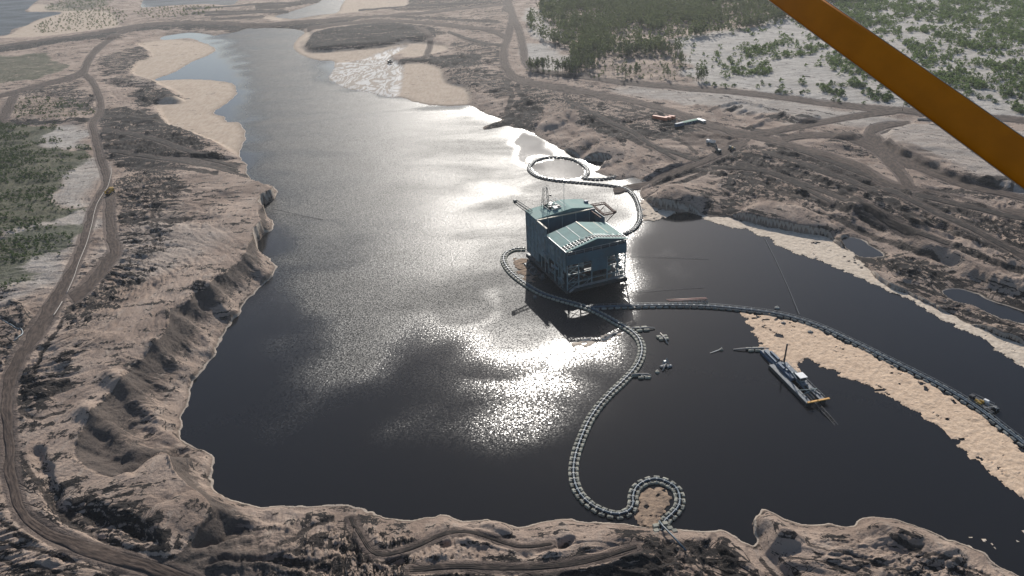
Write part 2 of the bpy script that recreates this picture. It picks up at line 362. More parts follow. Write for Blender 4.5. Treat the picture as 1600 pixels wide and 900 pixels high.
TRACKS = [  # wheel and dozer tracks: centre line, picture width, darkness
 ([(1150,262),(1220,275),(1290,300),(1350,330),(1410,362),(1480,395),(1560,425),(1640,450)],4,.85), ([(1160,250),(1240,268),(1310,292),(1380,325),(1450,358),(1540,400),(1640,436)],4,.9),
 ([(1280,258),(1350,283),(1420,312),(1500,340),(1620,385)],4,.9), ([(1300,262),(1370,285),(1440,310),(1530,338),(1640,372)],3,.8),
 ([(1120,262),(1170,262),(1215,272),(1260,292),(1300,318),(1330,330)],3,.8), ([(1110,270),(1160,275),(1200,290),(1240,308)],3,.7),
 ([(1230,300),(1300,318),(1370,345),(1440,378),(1500,400)],3,.75), ([(1250,322),(1320,340),(1400,372),(1470,405)],3,.7),
 ([(1390,300),(1450,308),(1520,322),(1610,345)],4,.9), ([(1420,318),(1500,332),(1580,352),(1640,366)],3,.85), ([(1445,296),(1520,300),(1600,310)],3,.6),
 ([(1430,262),(1500,278),(1580,300),(1650,318)],3,.5), ([(1500,290),(1560,284),(1620,284)],2,.6), ([(1500,294),(1560,288),(1620,288)],2,.6), ([(1578,300),(1585,290),(1600,286)],2,.6),
 ([(960,200),(1000,222),(1050,236),(1100,252)],3,.6), ([(900,168),(940,186),(985,206),(1020,232)],3,.7), ([(1000,205),(1060,218),(1090,240)],3,.6),
 ([(880,150),(920,175),(960,205),(975,225)],2,.5), ([(1020,280),(1060,272),(1100,262),(1140,246)],4,.75), ([(1000,300),(1060,284),(1120,262)],3,.65),
 ([(985,158),(1030,172),(1080,192),(1130,212),(1170,222)],3,.8), ([(1130,175),(1160,165)],2,.5), ([(1150,196),(1210,208),(1240,216)],3,.6),
 ([(1195,222),(1260,238),(1330,262),(1390,292)],4,.9), ([(1215,232),(1290,256),(1350,280),(1420,306)],4,.9),
 ([(1300,210),(1340,212),(1380,232),(1420,270)],2,.6), ([(1395,200),(1372,210),(1368,220),(1390,240)],2,.5),
 ([(800,112),(792,130),(800,150),(790,172)],5,.6), ([(812,120),(810,140),(822,160),(812,180)],4,.6), ([(700,50),(730,62),(780,70)],3,.6), ([(610,26),(700,30),(780,36)],2,.6), ([(560,12),(640,8),(740,4)],2,.7), ([(600,3),(680,-2),(760,-4)],2,.7),
 ([(290,14),(380,8),(460,4)],2,.7), ([(300,22),(380,18),(450,14)],2,.7), ([(330,30),(400,26),(440,20)],2,.6), ([(400,12),(440,8),(500,-4)],3,.7),
 # left bank
 ([(178,300),(176,330),(180,360),(182,392)],3,.8), ([(236,300),(240,330),(236,360),(244,385)],2,.7), ([(244,298),(249,330),(245,358),(252,380)],2,.7),
 ([(150,180),(200,178),(260,190),(320,215)],4,.7), ([(160,200),(230,212),(300,236),(370,250)],4,.8), ([(170,235),(250,245),(330,258),(386,268)],4,.8), ([(165,222),(240,228),(320,244)],3,.7),
 ([(200,260),(280,262),(340,272)],3,.6), ([(180,300),(240,295),(300,300)],3,.55), ([(185,340),(240,345),(300,340)],3,.5),
 ([(150,430),(140,450),(128,470),(118,490)],2,.7), ([(160,430),(152,452),(140,475),(132,490)],2,.6),
 ([(98,470),(80,500),(60,530),(42,565)],3,.85), ([(110,480),(90,520),(66,552),(50,590)],3,.7), ([(26,590),(60,602),(110,596)],7,.9), ([(30,610),(80,612),(112,604)],3,.85),
 ([(22,640),(60,650),(100,640)],3,.6), ([(24,700),(50,740),(70,780),(110,806)],4,.85), ([(34,720),(60,760),(90,790),(150,812)],3,.8), ([(60,760),(90,800),(150,835),(220,868)],5,.9),
 ([(0,850),(60,862),(130,885),(200,910)],4,.85), ([(20,835),(90,860),(160,888)],3,.8), ([(-20,880),(60,890),(120,905)],4,.8), ([(0,812),(30,832),(70,852)],3,.7),
 ([(260,880),(340,862),(420,872),(500,888)],4,.8), ([(280,890),(360,876),(450,886)],3,.8), ([(420,850),(450,830),(490,805),(520,795)],3,.6), ([(430,860),(470,840),(510,815)],3,.6),
 ([(535,795),(545,830),(575,868),(600,876),(640,855),(690,828),(720,822)],4,.85), ([(545,792),(560,828),(590,860)],3,.8), ([(560,875),(620,862),(680,838),(725,824),(760,834),(810,850),(860,846)],3,.75),
 ([(740,830),(790,846),(850,850),(890,842)],3,.9), ([(640,890),(720,884),(800,886),(860,884),(930,872),(1000,850)],5,.9), ([(700,900),(800,896),(900,884),(990,866)],4,.9), ([(820,905),(900,896),(1000,880),(1060,870)],4,.85),
 ([(450,870),(520,862),(580,880)],3,.7), ([(1040,832),(1048,855),(1038,890)],3,.85), ([(1010,850),(1040,870),(1080,880)],3,.7), ([(1060,845),(1085,850),(1092,870)],3,.7),
 ([(1190,862),(1215,890),(1235,915)],6,.9), ([(1230,870),(1290,880),(1350,900)],3,.6), ([(1260,850),(1330,866),(1400,890)],3,.6), ([(1390,842),(1420,855),(1440,862)],5,.7), ([(1440,870),(1500,880),(1550,895)],3,.6),
 ([(262,655),(300,668)],2,.5), ([(205,728),(245,703),(286,680)],4,.75),
]
TRACKW = [(bandpoly(p, w*1.35+1.2), v) for p, w, v in TRACKS]
TRACKC = [W(p, None, 3, False) for p, w, v in TRACKS]
def areas(lst): return [(p, v) for p, v in lst]
ROADB = [(n, *band(c, w)) for n, c, w in ROADS]
MOUNDW = [(W(p, None, 3), h, s) for p, h, s in mounds()]
STEPW = [(W(p, None, 3), h, w) for p, h, w in STEPS]
RIDGEW = [(W(p, None, 3, False), w, h) for p, w, h in RIDGES]
CRESTW = W(CREST, 12.0, 3)
CRESTW[:30] = W(CREST, 8.5, 3)[:30]
DELTAW = [W(p, 0.6, 3) for p in DELTAS]
FANW = W(FAN, 0.4, 3)
CX, CY = at(CTRL[:, 0], CTRL[:, 1], CTRL[:, 2])

def fields(x, y, cell):
    """everything known about the ground at world points (flat float arrays); cell = local mesh spacing"""
    F = {}
    x = x.astype(np.float64); y = y.astype(np.float64)
    sc = np.clip(y, 150, 4000)
    num = np.zeros_like(x); nsl = np.zeros_like(x); den = np.zeros_like(x)
    for k in range(len(CTRL)):
        # distance measured relative to range so that far controls spread wide
        d2 = ((x-CX[k])/(0.25*CY[k]+60))**2 + ((y-CY[k])/(0.35*CY[k]+60))**2 + .02
        w = 1/d2**1.6
        num += w*CTRL[k, 2]; nsl += w*CTRL[k, 3]; den += w
    pl = num/den; sl = nsl/den
    s = np.full(x.shape, 300., np.float32)
    ins = np.zeros(x.shape, bool)
    jx = x + (vn(x, y, 7, 90)-.5)*2.2 + (vn(x, y, 2.5, 91)-.5)*.9; jy = y + (vn(x, y, 7, 92)-.5)*2.2 + (vn(x, y, 2.5, 93)-.5)*.9
    for P in WATERS:
        d = segdist(jx, jy, P, True, 120.); i = inside(jx, jy, P)
        s = np.minimum(s, d); ins |= i
    s = np.where(ins, -s, s)
    F['s'] = s
    delta = np.zeros_like(x)
    for P in DELTAW: delta = np.maximum(delta, sstep(4, -6, sdf(x, y, P, 20)))
    fan = sstep(3, -4, sdf(x, y, FANW, 20))
    F['fan'] = fan
    sl = np.maximum(sl, .02)
    sp = np.maximum(s, 0)
    a = sl*sp
    ramp = pl*(1-np.exp(-a/np.maximum(pl, .5)*1.35))
    ramp = ramp*(1-delta) + np.minimum(ramp, .028*sp+.25)*delta
    ramp = ramp*(1-fan) + np.minimum(ramp, .012*sp+.12)*fan
    # the tall face on the left: straight fall from crest to water
    dc = sdf(x, y, CRESTW, 70.)
    along = (x*.35 + y*.94); across = (x*.94 - y*.35)
    gul = (vn(along+across*.1, across, 5, 31)-.5)*1.2 + (vn(along, across*.16, 2.2, 32)-.5)*.9
    ratio = sp/np.maximum(sp+np.maximum(dc, 0), .1)
    face = pl*(.75*ratio+.25*ratio**3)
    facemask = sstep(66, 45, dc)*sstep(-.5, 1., dc)*sstep(330, 300, sp)*(s > 0)
    leftzone = sstep(70, 40, dc)*(x < -60)*(y < 640)
    ramp = ramp*(1-leftzone) + np.where(dc > 0, face, pl)*leftzone
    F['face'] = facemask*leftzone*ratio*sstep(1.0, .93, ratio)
    h = ramp
    lo = ((vn(x, y, 55, 1)-.5)*1.6 + (vn(x, y, 24, 2)-.5)*1.0)*sstep(4, 30, sp)*(1-delta)*(1-fan)
    far = sstep(700, 2500, y)
    lo += (vn(x, y, 300, 3)-.4)*10*far*sstep(20, 120, sp)
    h = h + lo
    for P, hh, w in STEPW:
        h = h + hh*sstep(0, 1, -sdf(x + (vn(x, y, 9, 77)-.5)*5, y + (vn(x, y, 9, 78)-.5)*5, P, 40)/w)
    md = np.zeros_like(x)
    for P, hh, m in MOUNDW:
        d = -sdf(x + (vn(x, y, 8, 71)-.5)*3.5, y + (vn(x, y, 8, 72)-.5)*3.5, P, 40)
        k = np.clip(d, 0, None)*m
        k = np.minimum(k, hh - (hh-np.minimum(k, hh))*.25) 
        top = hh*(1-np.exp(-k/hh*1.5))
        h = h + top; md = np.maximum(md, sstep(0, 2, k))
    F['mound'] = md
    # roads: smooth bed
    road = np.zeros_like(x); edge = np.zeros_like(x)
    for n, L, R in ROADB:
        P = np.vstack([L, R[::-1]])
        d = sdf(x, y, P, 14.)
        road = np.maximum(road, sstep(3.5, 0.0, d)); edge = np.maximum(edge, sstep(.4, -.9, d))
    F['road'] = road; F['bed'] = edge
    F['hs'] = h.copy()
    rough = .55*sstep(1.5, 14, sp)*(1-delta)*(1-fan)*(1-.45*md)
    dark = np.full(x.shape, .25)*(1-delta)
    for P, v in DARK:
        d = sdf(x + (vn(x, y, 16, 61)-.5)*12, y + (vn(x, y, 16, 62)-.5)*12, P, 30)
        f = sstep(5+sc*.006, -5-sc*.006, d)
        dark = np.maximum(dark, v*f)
    rut = np.zeros_like(x)
    for (P, v), c in zip(TRACKW, TRACKC):
        f = sstep(.8+sc*.0008, -.9, sdf(x + (vn(x, y, 5, 65)-.5)*2, y + (vn(x, y, 5, 66)-.5)*2, P, 8))*(.6+.55*vn(x, y, 9, 67))
        dark = np.maximum(dark, v*f); rut = np.maximum(rut, f)
    F['rut'] = rut*(1-delta)*(1-road)
    dark = dark*(1-delta*.97)*(1-fan)
    white = np.zeros_like(x); veg = np.zeros_like(x); brown = np.zeros_like(x)
    wx = x + (vn(x, y, 30, 63)-.5)*26; wy = y + (vn(x, y, 30, 64)-.5)*26
    for P, v in WHITE: white = np.maximum(white, v*sstep(9, -9, sdf(wx, wy, P, 30)))
    for P, v in VEG: veg = np.maximum(veg, v*sstep(9, -9, sdf(wx, wy, P, 30)))
    for P, v in BROWN: brown = np.maximum(brown, v*sstep(9, -9, sdf(wx, wy, P, 30)))
    F['white'] = white*(1-delta); F['veg'] = veg; F['brown'] = brown
    dark = np.maximum(dark*(1-white*.7), 0)
    F['dark'] = dark; F['delta'] = delta
    for P, w, hh in RIDGEW:
        d = segdist(x + (vn(x, y, 6, 73)-.5)*2.5, y + (vn(x, y, 6, 74)-.5)*2.5, P, False, w+1)
        h = h + hh*sstep(w, 0, d)*(1-road)*(sp > 1)
    rough = rough*(.45+1.1*dark)*(1-.6*white*(dark < .3))*(1-road)
    rough = rough*(1-.85*F['face'])*(1-.6*leftzone*sstep(-30, -18, dc)*(dc < 0))
    # turned ground: fold-like noise, fading where the mesh cannot carry it
    rz_ = sstep(30, 90, x)*sstep(1000, 800, y)*sstep(240, 300, y)
    ang = (vn(x, y, 120, 5)-.5)*(2.2-1.4*rz_) - .86*rz_
    ca, sa = np.cos(ang), np.sin(ang)
    u = x*ca + y*sa; v_ = -x*sa + y*ca
    n = np.zeros_like(x)
    for wl, amp, sd in ((20, 1.2, 11), (10, 1.15, 12), (5.2, 1.0, 13), (2.7, .6, 14), (1.4, .3, 15)):
        fade = sstep(1.2, 3.0, wl/cell)
        if sd % 2: k = 2.4*np.abs(vn(u*(.7-.38*rz_), v_, wl, sd)-.5)*1.6-.25
        else: k = vn(u*(.8-.4*rz_), v_, wl, sd)*2-1
        n += (k-.35*(sd % 2))*amp*fade
    h = h + n*rough
    # pits and spoil heaps left by the dozer
    for wl, amp, sd in ((14, 2.2, 41), (8, 1.2, 42)):
        k = vn(x, y, wl, sd)
        h = h - sstep(.74, .92, k)*amp*np.clip(rough*1.2, 0, 1)*sstep(1.2, 3, wl/cell) + sstep(.72, .95, vn(x, y, wl*1.2, sd+5))*amp*.9*np.clip(rough*1.2, 0, 1)*sstep(1.2, 3, wl/cell)
    rc_ = np.clip(rough*1.5, 0, 1)
    for wl, amp, sd in ((4.2, .75, 55), (2.3, .5, 56), (1.5, .3, 57)):   # clods and slumped blocks with sharp edges
        h = h + sstep(.60, .68, vn(u, v_, wl, sd))*amp*rc_*sstep(1.2, 2.6, wl/cell)
    h = h - rut*.55*(1-road)
    h = h + gul*F['face']*(1-F['face'])*4.5*sstep(1.0, 2.6, 4/cell)
    h = h + (vn(x, y, 9, 51)-.5)*.25*delta*sstep(0, 10, sp) + (vn(u*.4, v_, 3, 52)-.5)*.35*sstep(2, 8, sp)*(1-delta)*(1-road)*sstep(1.2, 3., 3/cell)
    h = np.where(s > 0, np.maximum(h, .06+.05*np.minimum(sp, 12)*(1-.5*delta)), np.maximum(-.5*np.abs(s)-.05, -4.0))
    hs = np.maximum(F['hs'], .8)
    h = h*(1-road) + np.minimum(hs, h*(1-road)+hs*road)*road
    h = np.where(road > .99, hs, h)
    F['h'] = h - .45*edge*(s > 0)
    F['top'] = h
    return F

def ground(x, y):
    x = np.atleast_1d(np.asarray(x, float)); y = np.atleast_1d(np.asarray(y, float))
    cell = np.maximum((CAM_H**2+y*y)/(CAM_H*FOC)*1.2, .8)
    return fields(x, y, cell)

def place(px, py):
    """world point on the ground seen at a picture point"""
    z = float(zguess(np.array([px]), np.array([py]))[0])
    for _ in range(4):
        x, y = at(px, py, z)
        z = .5*z + .5*float(ground(x, y)['top'][0])
    x, y = at(px, py, z)
    return float(x), float(y), float(ground(x, y)['top'][0])
# ---------------------------------------------------------------- materials
def mat(name, col=(.5,.5,.5), rough=.7, metal=0., spec=.5):
    m = bpy.data.materials.new(name); m.use_nodes = True
    b = m.node_tree.nodes['Principled BSDF']
    b.inputs['Base Color'].default_value = (*col, 1); b.inputs['Roughness'].default_value = rough
    b.inputs['Metallic'].default_value = metal; b.inputs['Specular IOR Level'].default_value = spec
    return m

class NT:
    def __init__(s, m): s.t = m.node_tree; s.n = s.t.nodes; s.l = s.t.links; s.b = s.n['Principled BSDF']
    def node(s, typ, **k):
        n = s.n.new(typ)
        for a, v in k.items(): setattr(n, a, v)
        return n
    def put(s, v, sock):
        if isinstance(v, bpy.types.NodeSocket): s.l.new(v, sock)
        else: sock.default_value = v
    def math(s, op, a, b=0., c=0., clamp=False):
        n = s.node('ShaderNodeMath', operation=op, use_clamp=clamp)
        s.put(a, n.inputs[0]); s.put(b, n.inputs[1]); s.put(c, n.inputs[2]); return n.outputs[0]
    def mix(s, f, a, b):
        n = s.node('ShaderNodeMix', data_type='RGBA')
        s.put(f, n.inputs[0]); s.put(a if isinstance(a, bpy.types.NodeSocket) else (*a, 1), n.inputs[6]); s.put(b if isinstance(b, bpy.types.NodeSocket) else (*b, 1), n.inputs[7]); return n.outputs[2]
    def step(s, x, lo, hi):
        n = s.node('ShaderNodeMapRange', interpolation_type='SMOOTHSTEP')
        s.put(x, n.inputs[0]); s.put(lo, n.inputs[1]); s.put(hi, n.inputs[2]); return n.outputs[0]
    def attr(s, name):
        n = s.node('ShaderNodeAttribute', attribute_name=name); return n.outputs['Fac']
    def pos(s, scale=(1,1,1), rot=0.):
        g = s.node('ShaderNodeNewGeometry'); m = s.node('ShaderNodeMapping')
        s.l.new(g.outputs['Position'], m.inputs[0]); m.inputs['Scale'].default_value = scale; m.inputs['Rotation'].default_value = (0, 0, rot); return m.outputs[0]
    def posdir(s, ang, sx, sy):
        m = s.node('ShaderNodeMapping'); s.l.new(s.pos((1, 1, 1), -ang), m.inputs[0]); m.inputs['Scale'].default_value = (sx, sy, 1); return m.outputs[0]
    def noise(s, vec, scale, detail=3., rough=.55, dist=0.):
        n = s.node('ShaderNodeTexNoise'); s.l.new(vec, n.inputs['Vector'])
        n.inputs['Scale'].default_value = scale; n.inputs['Detail'].default_value = detail; n.inputs['Roughness'].default_value = rough; n.inputs['Distortion'].default_value = dist
        return n.outputs[0]
    def bump(s, h, dist=1., strength=1., normal=None):
        n = s.node('ShaderNodeBump'); n.inputs['Distance'].default_value = dist; n.inputs['Strength'].default_value = strength
        s.l.new(h, n.inputs['Height'])
        if normal: s.l.new(normal, n.inputs['Normal'])
        return n.outputs[0]

def mottled(name, col, var=.25, scale=1.5, rough=.7, metal=0., dirt=None, dirtamt=.5):
    """painted or weathered surface: tone drifts with position, dirt in patches"""
    m = mat(name, col, rough, metal); q = NT(m)
    p = q.pos()
    a = q.noise(p, scale, 4.); 
    c = q.mix(q.step(a, .3, .7), tuple(v*(1-var) for v in col), tuple(min(1, v*(1+var)) for v in col))
    if dirt: c = q.mix(q.math('MULTIPLY', q.step(q.noise(p, scale*.6, 6., .65), .48, .66), dirtamt), c, dirt)
    q.l.new(c, q.b.inputs['Base Color'])
    q.l.new(q.math('MULTIPLY_ADD', a, .3, rough-.15), q.b.inputs['Roughness'])
    return m

def ground_material():
    m = mat('site_ground', rough=.95, spec=.25); q = NT(m)
    p = q.pos(); 
    ps = q.pos((.35, 1., 1.), .35); ps2 = q.pos((1., .28, 1.), .2); pf = q.pos((.94*.2, 1, 1), -.36)
    big = q.noise(p, .035, 3.); mid = q.noise(ps, .16, 5., .62, .6); mid2 = q.noise(ps2, .3, 4., .6, .4); fine = q.noise(p, .8, 7., .72)
    tan = q.mix(q.step(big, .35, .65), (.245,.18,.14), (.39,.295,.232))
    tan = q.mix(q.math('MULTIPLY', q.step(mid2, .5, .7), .55), tan, (.36,.30,.25))
    tan = q.mix(q.math('MULTIPLY', q.step(fine, .5, .72), .35), tan, (.16,.12,.095))
    sand = q.mix(q.step(mid2, .35, .65), (.38,.29,.215), (.45,.36,.275))
    white = q.mix(q.step(mid, .35, .62), (.30,.275,.245), (.47,.435,.39))
    c = q.mix(q.attr('white'), tan, white)
    c = q.mix(q.attr('delta'), c, sand)
    mn = q.math('ADD', q.math('MULTIPLY', mid, .6), q.math('MULTIPLY', fine, .4))
    mn = q.math('ADD', q.math('MULTIPLY', mn, .75), q.math('MULTIPLY', mid2, .25))
    sx = q.node('ShaderNodeSeparateXYZ'); q.l.new(p, sx.inputs[0])
    zr = q.step(sx.outputs[0], 30., 90.)
    stv = q.math('ADD', q.math('MULTIPLY', q.noise(q.posdir(-.86, .018, .17), 1., 5., .62, .4), zr), q.math('MULTIPLY', q.noise(q.posdir(.12, .05, .22), 1., 5., .62, .4), q.math('SUBTRACT', 1., zr)))
    mn = q.math('ADD', q.math('MULTIPLY', mn, .6), q.math('MULTIPLY', stv, .4))
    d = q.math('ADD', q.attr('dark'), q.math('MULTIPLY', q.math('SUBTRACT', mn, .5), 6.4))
    # churned by tracks: parallel curving lines
    cn = q.noise(p, .02, 2., .45, .8); fr = q.math('FRACT', q.math('MULTIPLY', cn, 34.)); ln = q.math('ABSOLUTE', q.math('SUBTRACT', fr, .5))
    cn2 = q.noise(ps, .045, 2., .45, 1.2); ln2 = q.math('ABSOLUTE', q.math('SUBTRACT', q.math('FRACT', q.math('MULTIPLY', cn2, 26.)), .5))
    tm = q.step(q.noise(p, .05, 3.), .46, .6)
    lines = q.math('MULTIPLY', q.math('MAXIMUM', q.math('MULTIPLY', q.step(ln, .16, .03), tm), q.math('MULTIPLY', q.step(ln2, .13, .03), q.math('SUBTRACT', 1., tm))), q.math('SUBTRACT', 1., q.math('MAXIMUM', q.attr('delta'), q.attr('face'))))
    d = q.math('ADD', d, q.math('MULTIPLY', lines, q.math('MULTIPLY', q.step(q.attr('dark'), .22, .5), q.math('MULTIPLY_ADD', fine, .9, -.1))))
    dcol = q.mix(q.step(fine, .35, .7), (.011,.0095,.0095), (.036,.029,.026))
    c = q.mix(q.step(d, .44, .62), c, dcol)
    rt = q.math('ADD', q.attr('rut'), q.math('MULTIPLY', q.math('SUBTRACT', fine, .5), .9))
    rc = q.mix(q.step(fine, .4, .65), (.028,.022,.02), (.07,.055,.046))
    c = q.mix(q.math('MULTIPLY', q.step(rt, .28, .55), .85), c, rc)
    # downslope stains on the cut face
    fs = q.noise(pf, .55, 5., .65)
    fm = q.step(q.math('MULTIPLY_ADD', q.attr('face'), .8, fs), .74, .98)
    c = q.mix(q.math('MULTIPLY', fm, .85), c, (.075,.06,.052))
    b = q.math('ADD', q.attr('brown'), q.math('MULTIPLY', q.math('SUBTRACT', mn, .5), 1.2))
    c = q.mix(q.math('MULTIPLY', q.step(b, .3, .7), .85), c, (.135,.1,.08))
    r = q.math('ADD', q.attr('road'), q.math('MULTIPLY', q.math('SUBTRACT', mn, .5), 1.4))
    c = q.mix(q.math('MULTIPLY', q.step(r, .35, .75), .8), c, (.11,.083,.07))
    v = q.math('ADD', q.attr('veg'), q.math('MULTIPLY', q.math('SUBTRACT', mn, .5), 2.2))
    c = q.mix(q.math('MULTIPLY', q.step(v, .4, .7), .85), c, q.mix(q.step(fine, .4, .6), (.045,.055,.03), (.085,.09,.05)))
    # braided wash on the wet fan
    pw = q.pos((1, 1, 1)); 
    wv = q.attr('fanr')
    fw = q.math('MULTIPLY', q.attr('fan'), q.step(wv, .42, .6))
    c = q.mix(q.attr('fan'), c, (.33,.27,.215))
    c = q.mix(q.math('MULTIPLY', fw, .8), c, (.62,.60,.57))
    wet = q.attr('wet')
    c = q.mix(q.math('MULTIPLY', wet, .55), c, (.10,.075,.055))
    sh = q.attr('shore'); c = q.mix(q.math('MULTIPLY', q.math('MULTIPLY', q.step(sh, 9., 1.), q.attr('delta')), .4), c, (.20,.145,.105))
    c = q.mix(q.math('MULTIPLY', q.math('MULTIPLY', q.step(sh, -.2, .1), q.step(sh, .95, .55)), .7), c, (.52,.44,.36))
    q.l.new(c, q.b.inputs['Base Color'])
    q.l.new(q.math('SUBTRACT', .95, q.math('MULTIPLY', q.attr('fan'), .15)), q.b.inputs['Roughness'])
    hgt = q.math('ADD', q.math('MULTIPLY', mid2, .9), q.math('MULTIPLY', fine, .9))
    hgt = q.math('SUBTRACT', hgt, q.math('MULTIPLY', q.math('MULTIPLY', lines, q.step(q.attr('dark'), .2, .5)), .3))
    hgt = q.math('MULTIPLY', hgt, q.math('SUBTRACT', 1., q.math('MULTIPLY', q.attr('delta'), .85)))
    q.l.new(q.bump(hgt, 1.2, 1.), q.b.inputs['Normal'])
    return m

def setattr_f(me, name, arr):
    a = me.attributes.new(name, 'FLOAT', 'POINT'); a.data.foreach_set('value', np.ascontiguousarray(arr, np.float32))

def np_mesh(name, V, Fq, m, kind=None, smooth_=True):
    """mesh from numpy arrays: V (n,3), Fq (k,4) or (k,3)"""
    me = bpy.data.meshes.new(name); k = Fq.shape[1]
    me.vertices.add(len(V)); me.vertices.foreach_set('co', np.ascontiguousarray(V, np.float32).ravel())
    me.loops.add(Fq.size); me.loops.foreach_set('vertex_index', np.ascontiguousarray(Fq, np.int32).ravel())
    me.polygons.add(len(Fq)); me.polygons.foreach_set('loop_start', np.arange(0, Fq.size, k, dtype=np.int32))
    me.polygons.foreach_set('use_smooth', np.full(len(Fq), smooth_, bool))
    me.update(calc_edges=True); me.validate()
    me.materials.append(m)
    o = bpy.data.objects.new(name, me); COL.objects.link(o)
    if kind: o['kind'] = kind
    return o

def gridfaces(nr, nc):
    i = np.arange(nr*nc).reshape(nr, nc)
    return np.stack([i[:-1, :-1], i[:-1, 1:], i[1:, 1:], i[1:, :-1]], -1).reshape(-1, 4)

# ---------------------------------------------------------------- ground sheet
def build_ground():
    cols = np.concatenate([np.linspace(-900, -120, 40)[:-1], np.arange(-120, 1720, QX), np.linspace(1722, 2500, 40)])
    rows = np.concatenate([[1500, 1380, 1290, 1220, 1150, 1090, 1050], np.arange(1018, -62, -QY), np.linspace(-63, -165, 40)])
    gx, gy = np.meshgrid(cols, rows)
    x, y = at_level(gx, gy, 6.0)
    nr, nc = x.shape
    cell = np.maximum(np.abs(np.gradient(y, axis=0)), np.abs(np.gradient(x, axis=1)))
    F = fields(x.ravel(), y.ravel(), cell.ravel())
    V = np.stack([x.ravel(), y.ravel(), F['h']], 1)
    o = np_mesh('ground', V, gridfaces(nr, nc), ground_material(), 'structure')
    me = o.data
    fx, fy = at(618, 96, 1.)
    ang = np.arctan2(V[:, 1]-fy, V[:, 0]-fx); rr = np.hypot(V[:, 0]-fx, V[:, 1]-fy)
    wob = ang*42 + (vn(V[:, 0], V[:, 1], 40, 81)-.5)*14 + (vn(V[:, 0], V[:, 1], 14, 82)-.5)*5
    F['fanr'] = .5*vn(wob, rr*.05, 1., 83) + .5*vn(wob*2.3, rr*.1, 1., 84)
    F['wet'] = sstep(2.4, .9, F['s'])*(F['s'] > 0)*.9; F['shore'] = F['s']
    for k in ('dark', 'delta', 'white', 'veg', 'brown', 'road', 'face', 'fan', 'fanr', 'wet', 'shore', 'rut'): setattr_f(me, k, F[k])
    return o

def build_roads():
    for kind, a, b in (('haul_road', (.042,.031,.026), (.088,.063,.05)), ('dirt_track', (.013,.011,.0105), (.042,.033,.028))): road_strips(kind, a, b)

def road_strips(kind, lo_, hi_):
    m = mat(kind+'_dirt', rough=.95, spec=.2); q = NT(m)
    p = q.pos(); u = q.attr('u'); v = q.attr('v')
    cx = q.node('ShaderNodeCombineXYZ'); q.put(q.math('MULTIPLY', u, 1.), cx.inputs[0]); q.put(q.math('MULTIPLY', v, .04), cx.inputs[1])
    tr = q.noise(cx.outputs[0], 5., 3., .5); n = q.noise(p, .25, 4., .6)
    c = q.mix(q.step(tr, .35, .65), lo_, hi_)
    c = q.mix(q.math('MULTIPLY', q.step(n, .5, .7), .5), c, (.135,.10,.08))
    e = q.step(q.math('ADD', q.math('ABSOLUTE', q.math('SUBTRACT', u, .5)), q.math('MULTIPLY', q.math('SUBTRACT', n, .5), .2)), .36, .47)
    c = q.mix(q.math('MULTIPLY', e, .6), c, (.07,.056,.05))
    q.l.new(c, q.b.inputs['Base Color'])
    q.l.new(q.bump(q.math('MULTIPLY', tr, .5), .8, .9), q.b.inputs['Normal'])
    K = 13
    for name, L, R in ROADB:
        if name != kind: continue
        # resample lengthwise
        mid = (L+R)/2; seg = np.r_[0, np.cumsum(np.hypot(*np.diff(mid, axis=0).T))]
        n_ = int(max(8, min(600, seg[-1]/2.2)))
        tt = np.linspace(0, seg[-1], n_)
        Lr = np.stack([np.interp(tt, seg, L[:, k]) for k in (0, 1)], 1); Rr = np.stack([np.interp(tt, seg, R[:, k]) for k in (0, 1)], 1)
        wl = (vn(tt, tt*0, 14, 21)-.5)*.34 + (vn(tt, tt*0, 5, 22)-.5)*.2; wr = (vn(tt, tt*0+9, 14, 23)-.5)*.34 + (vn(tt, tt*0+9, 5, 24)-.5)*.2
        uu = np.linspace(0, 1, K)
        t = uu[None, :]*(1-wl[:, None]-wr[:, None]) + wl[:, None]
        X = Lr[:, None, 0]*(1-t)+Rr[:, None, 0]*t; Y = Lr[:, None, 1]*(1-t)+Rr[:, None, 1]*t
        F = ground(X.ravel(), Y.ravel())
        rut = -.10*np.exp(-((uu-.32)/.06)**2) - .10*np.exp(-((uu-.68)/.06)**2)
        Z = np.maximum(F['hs'], .8).reshape(X.shape) + rut[None, :] + .12 - .5*(np.abs(uu-.5)*2)[None, :]**10
        V = np.stack([X.ravel(), Y.ravel(), Z.ravel()], 1)
        o = np_mesh(name, V, gridfaces(n_, K), m, 'structure')
        setattr_f(o.data, 'u', np.tile(uu, n_)); setattr_f(o.data, 'v', np.repeat(tt, K))

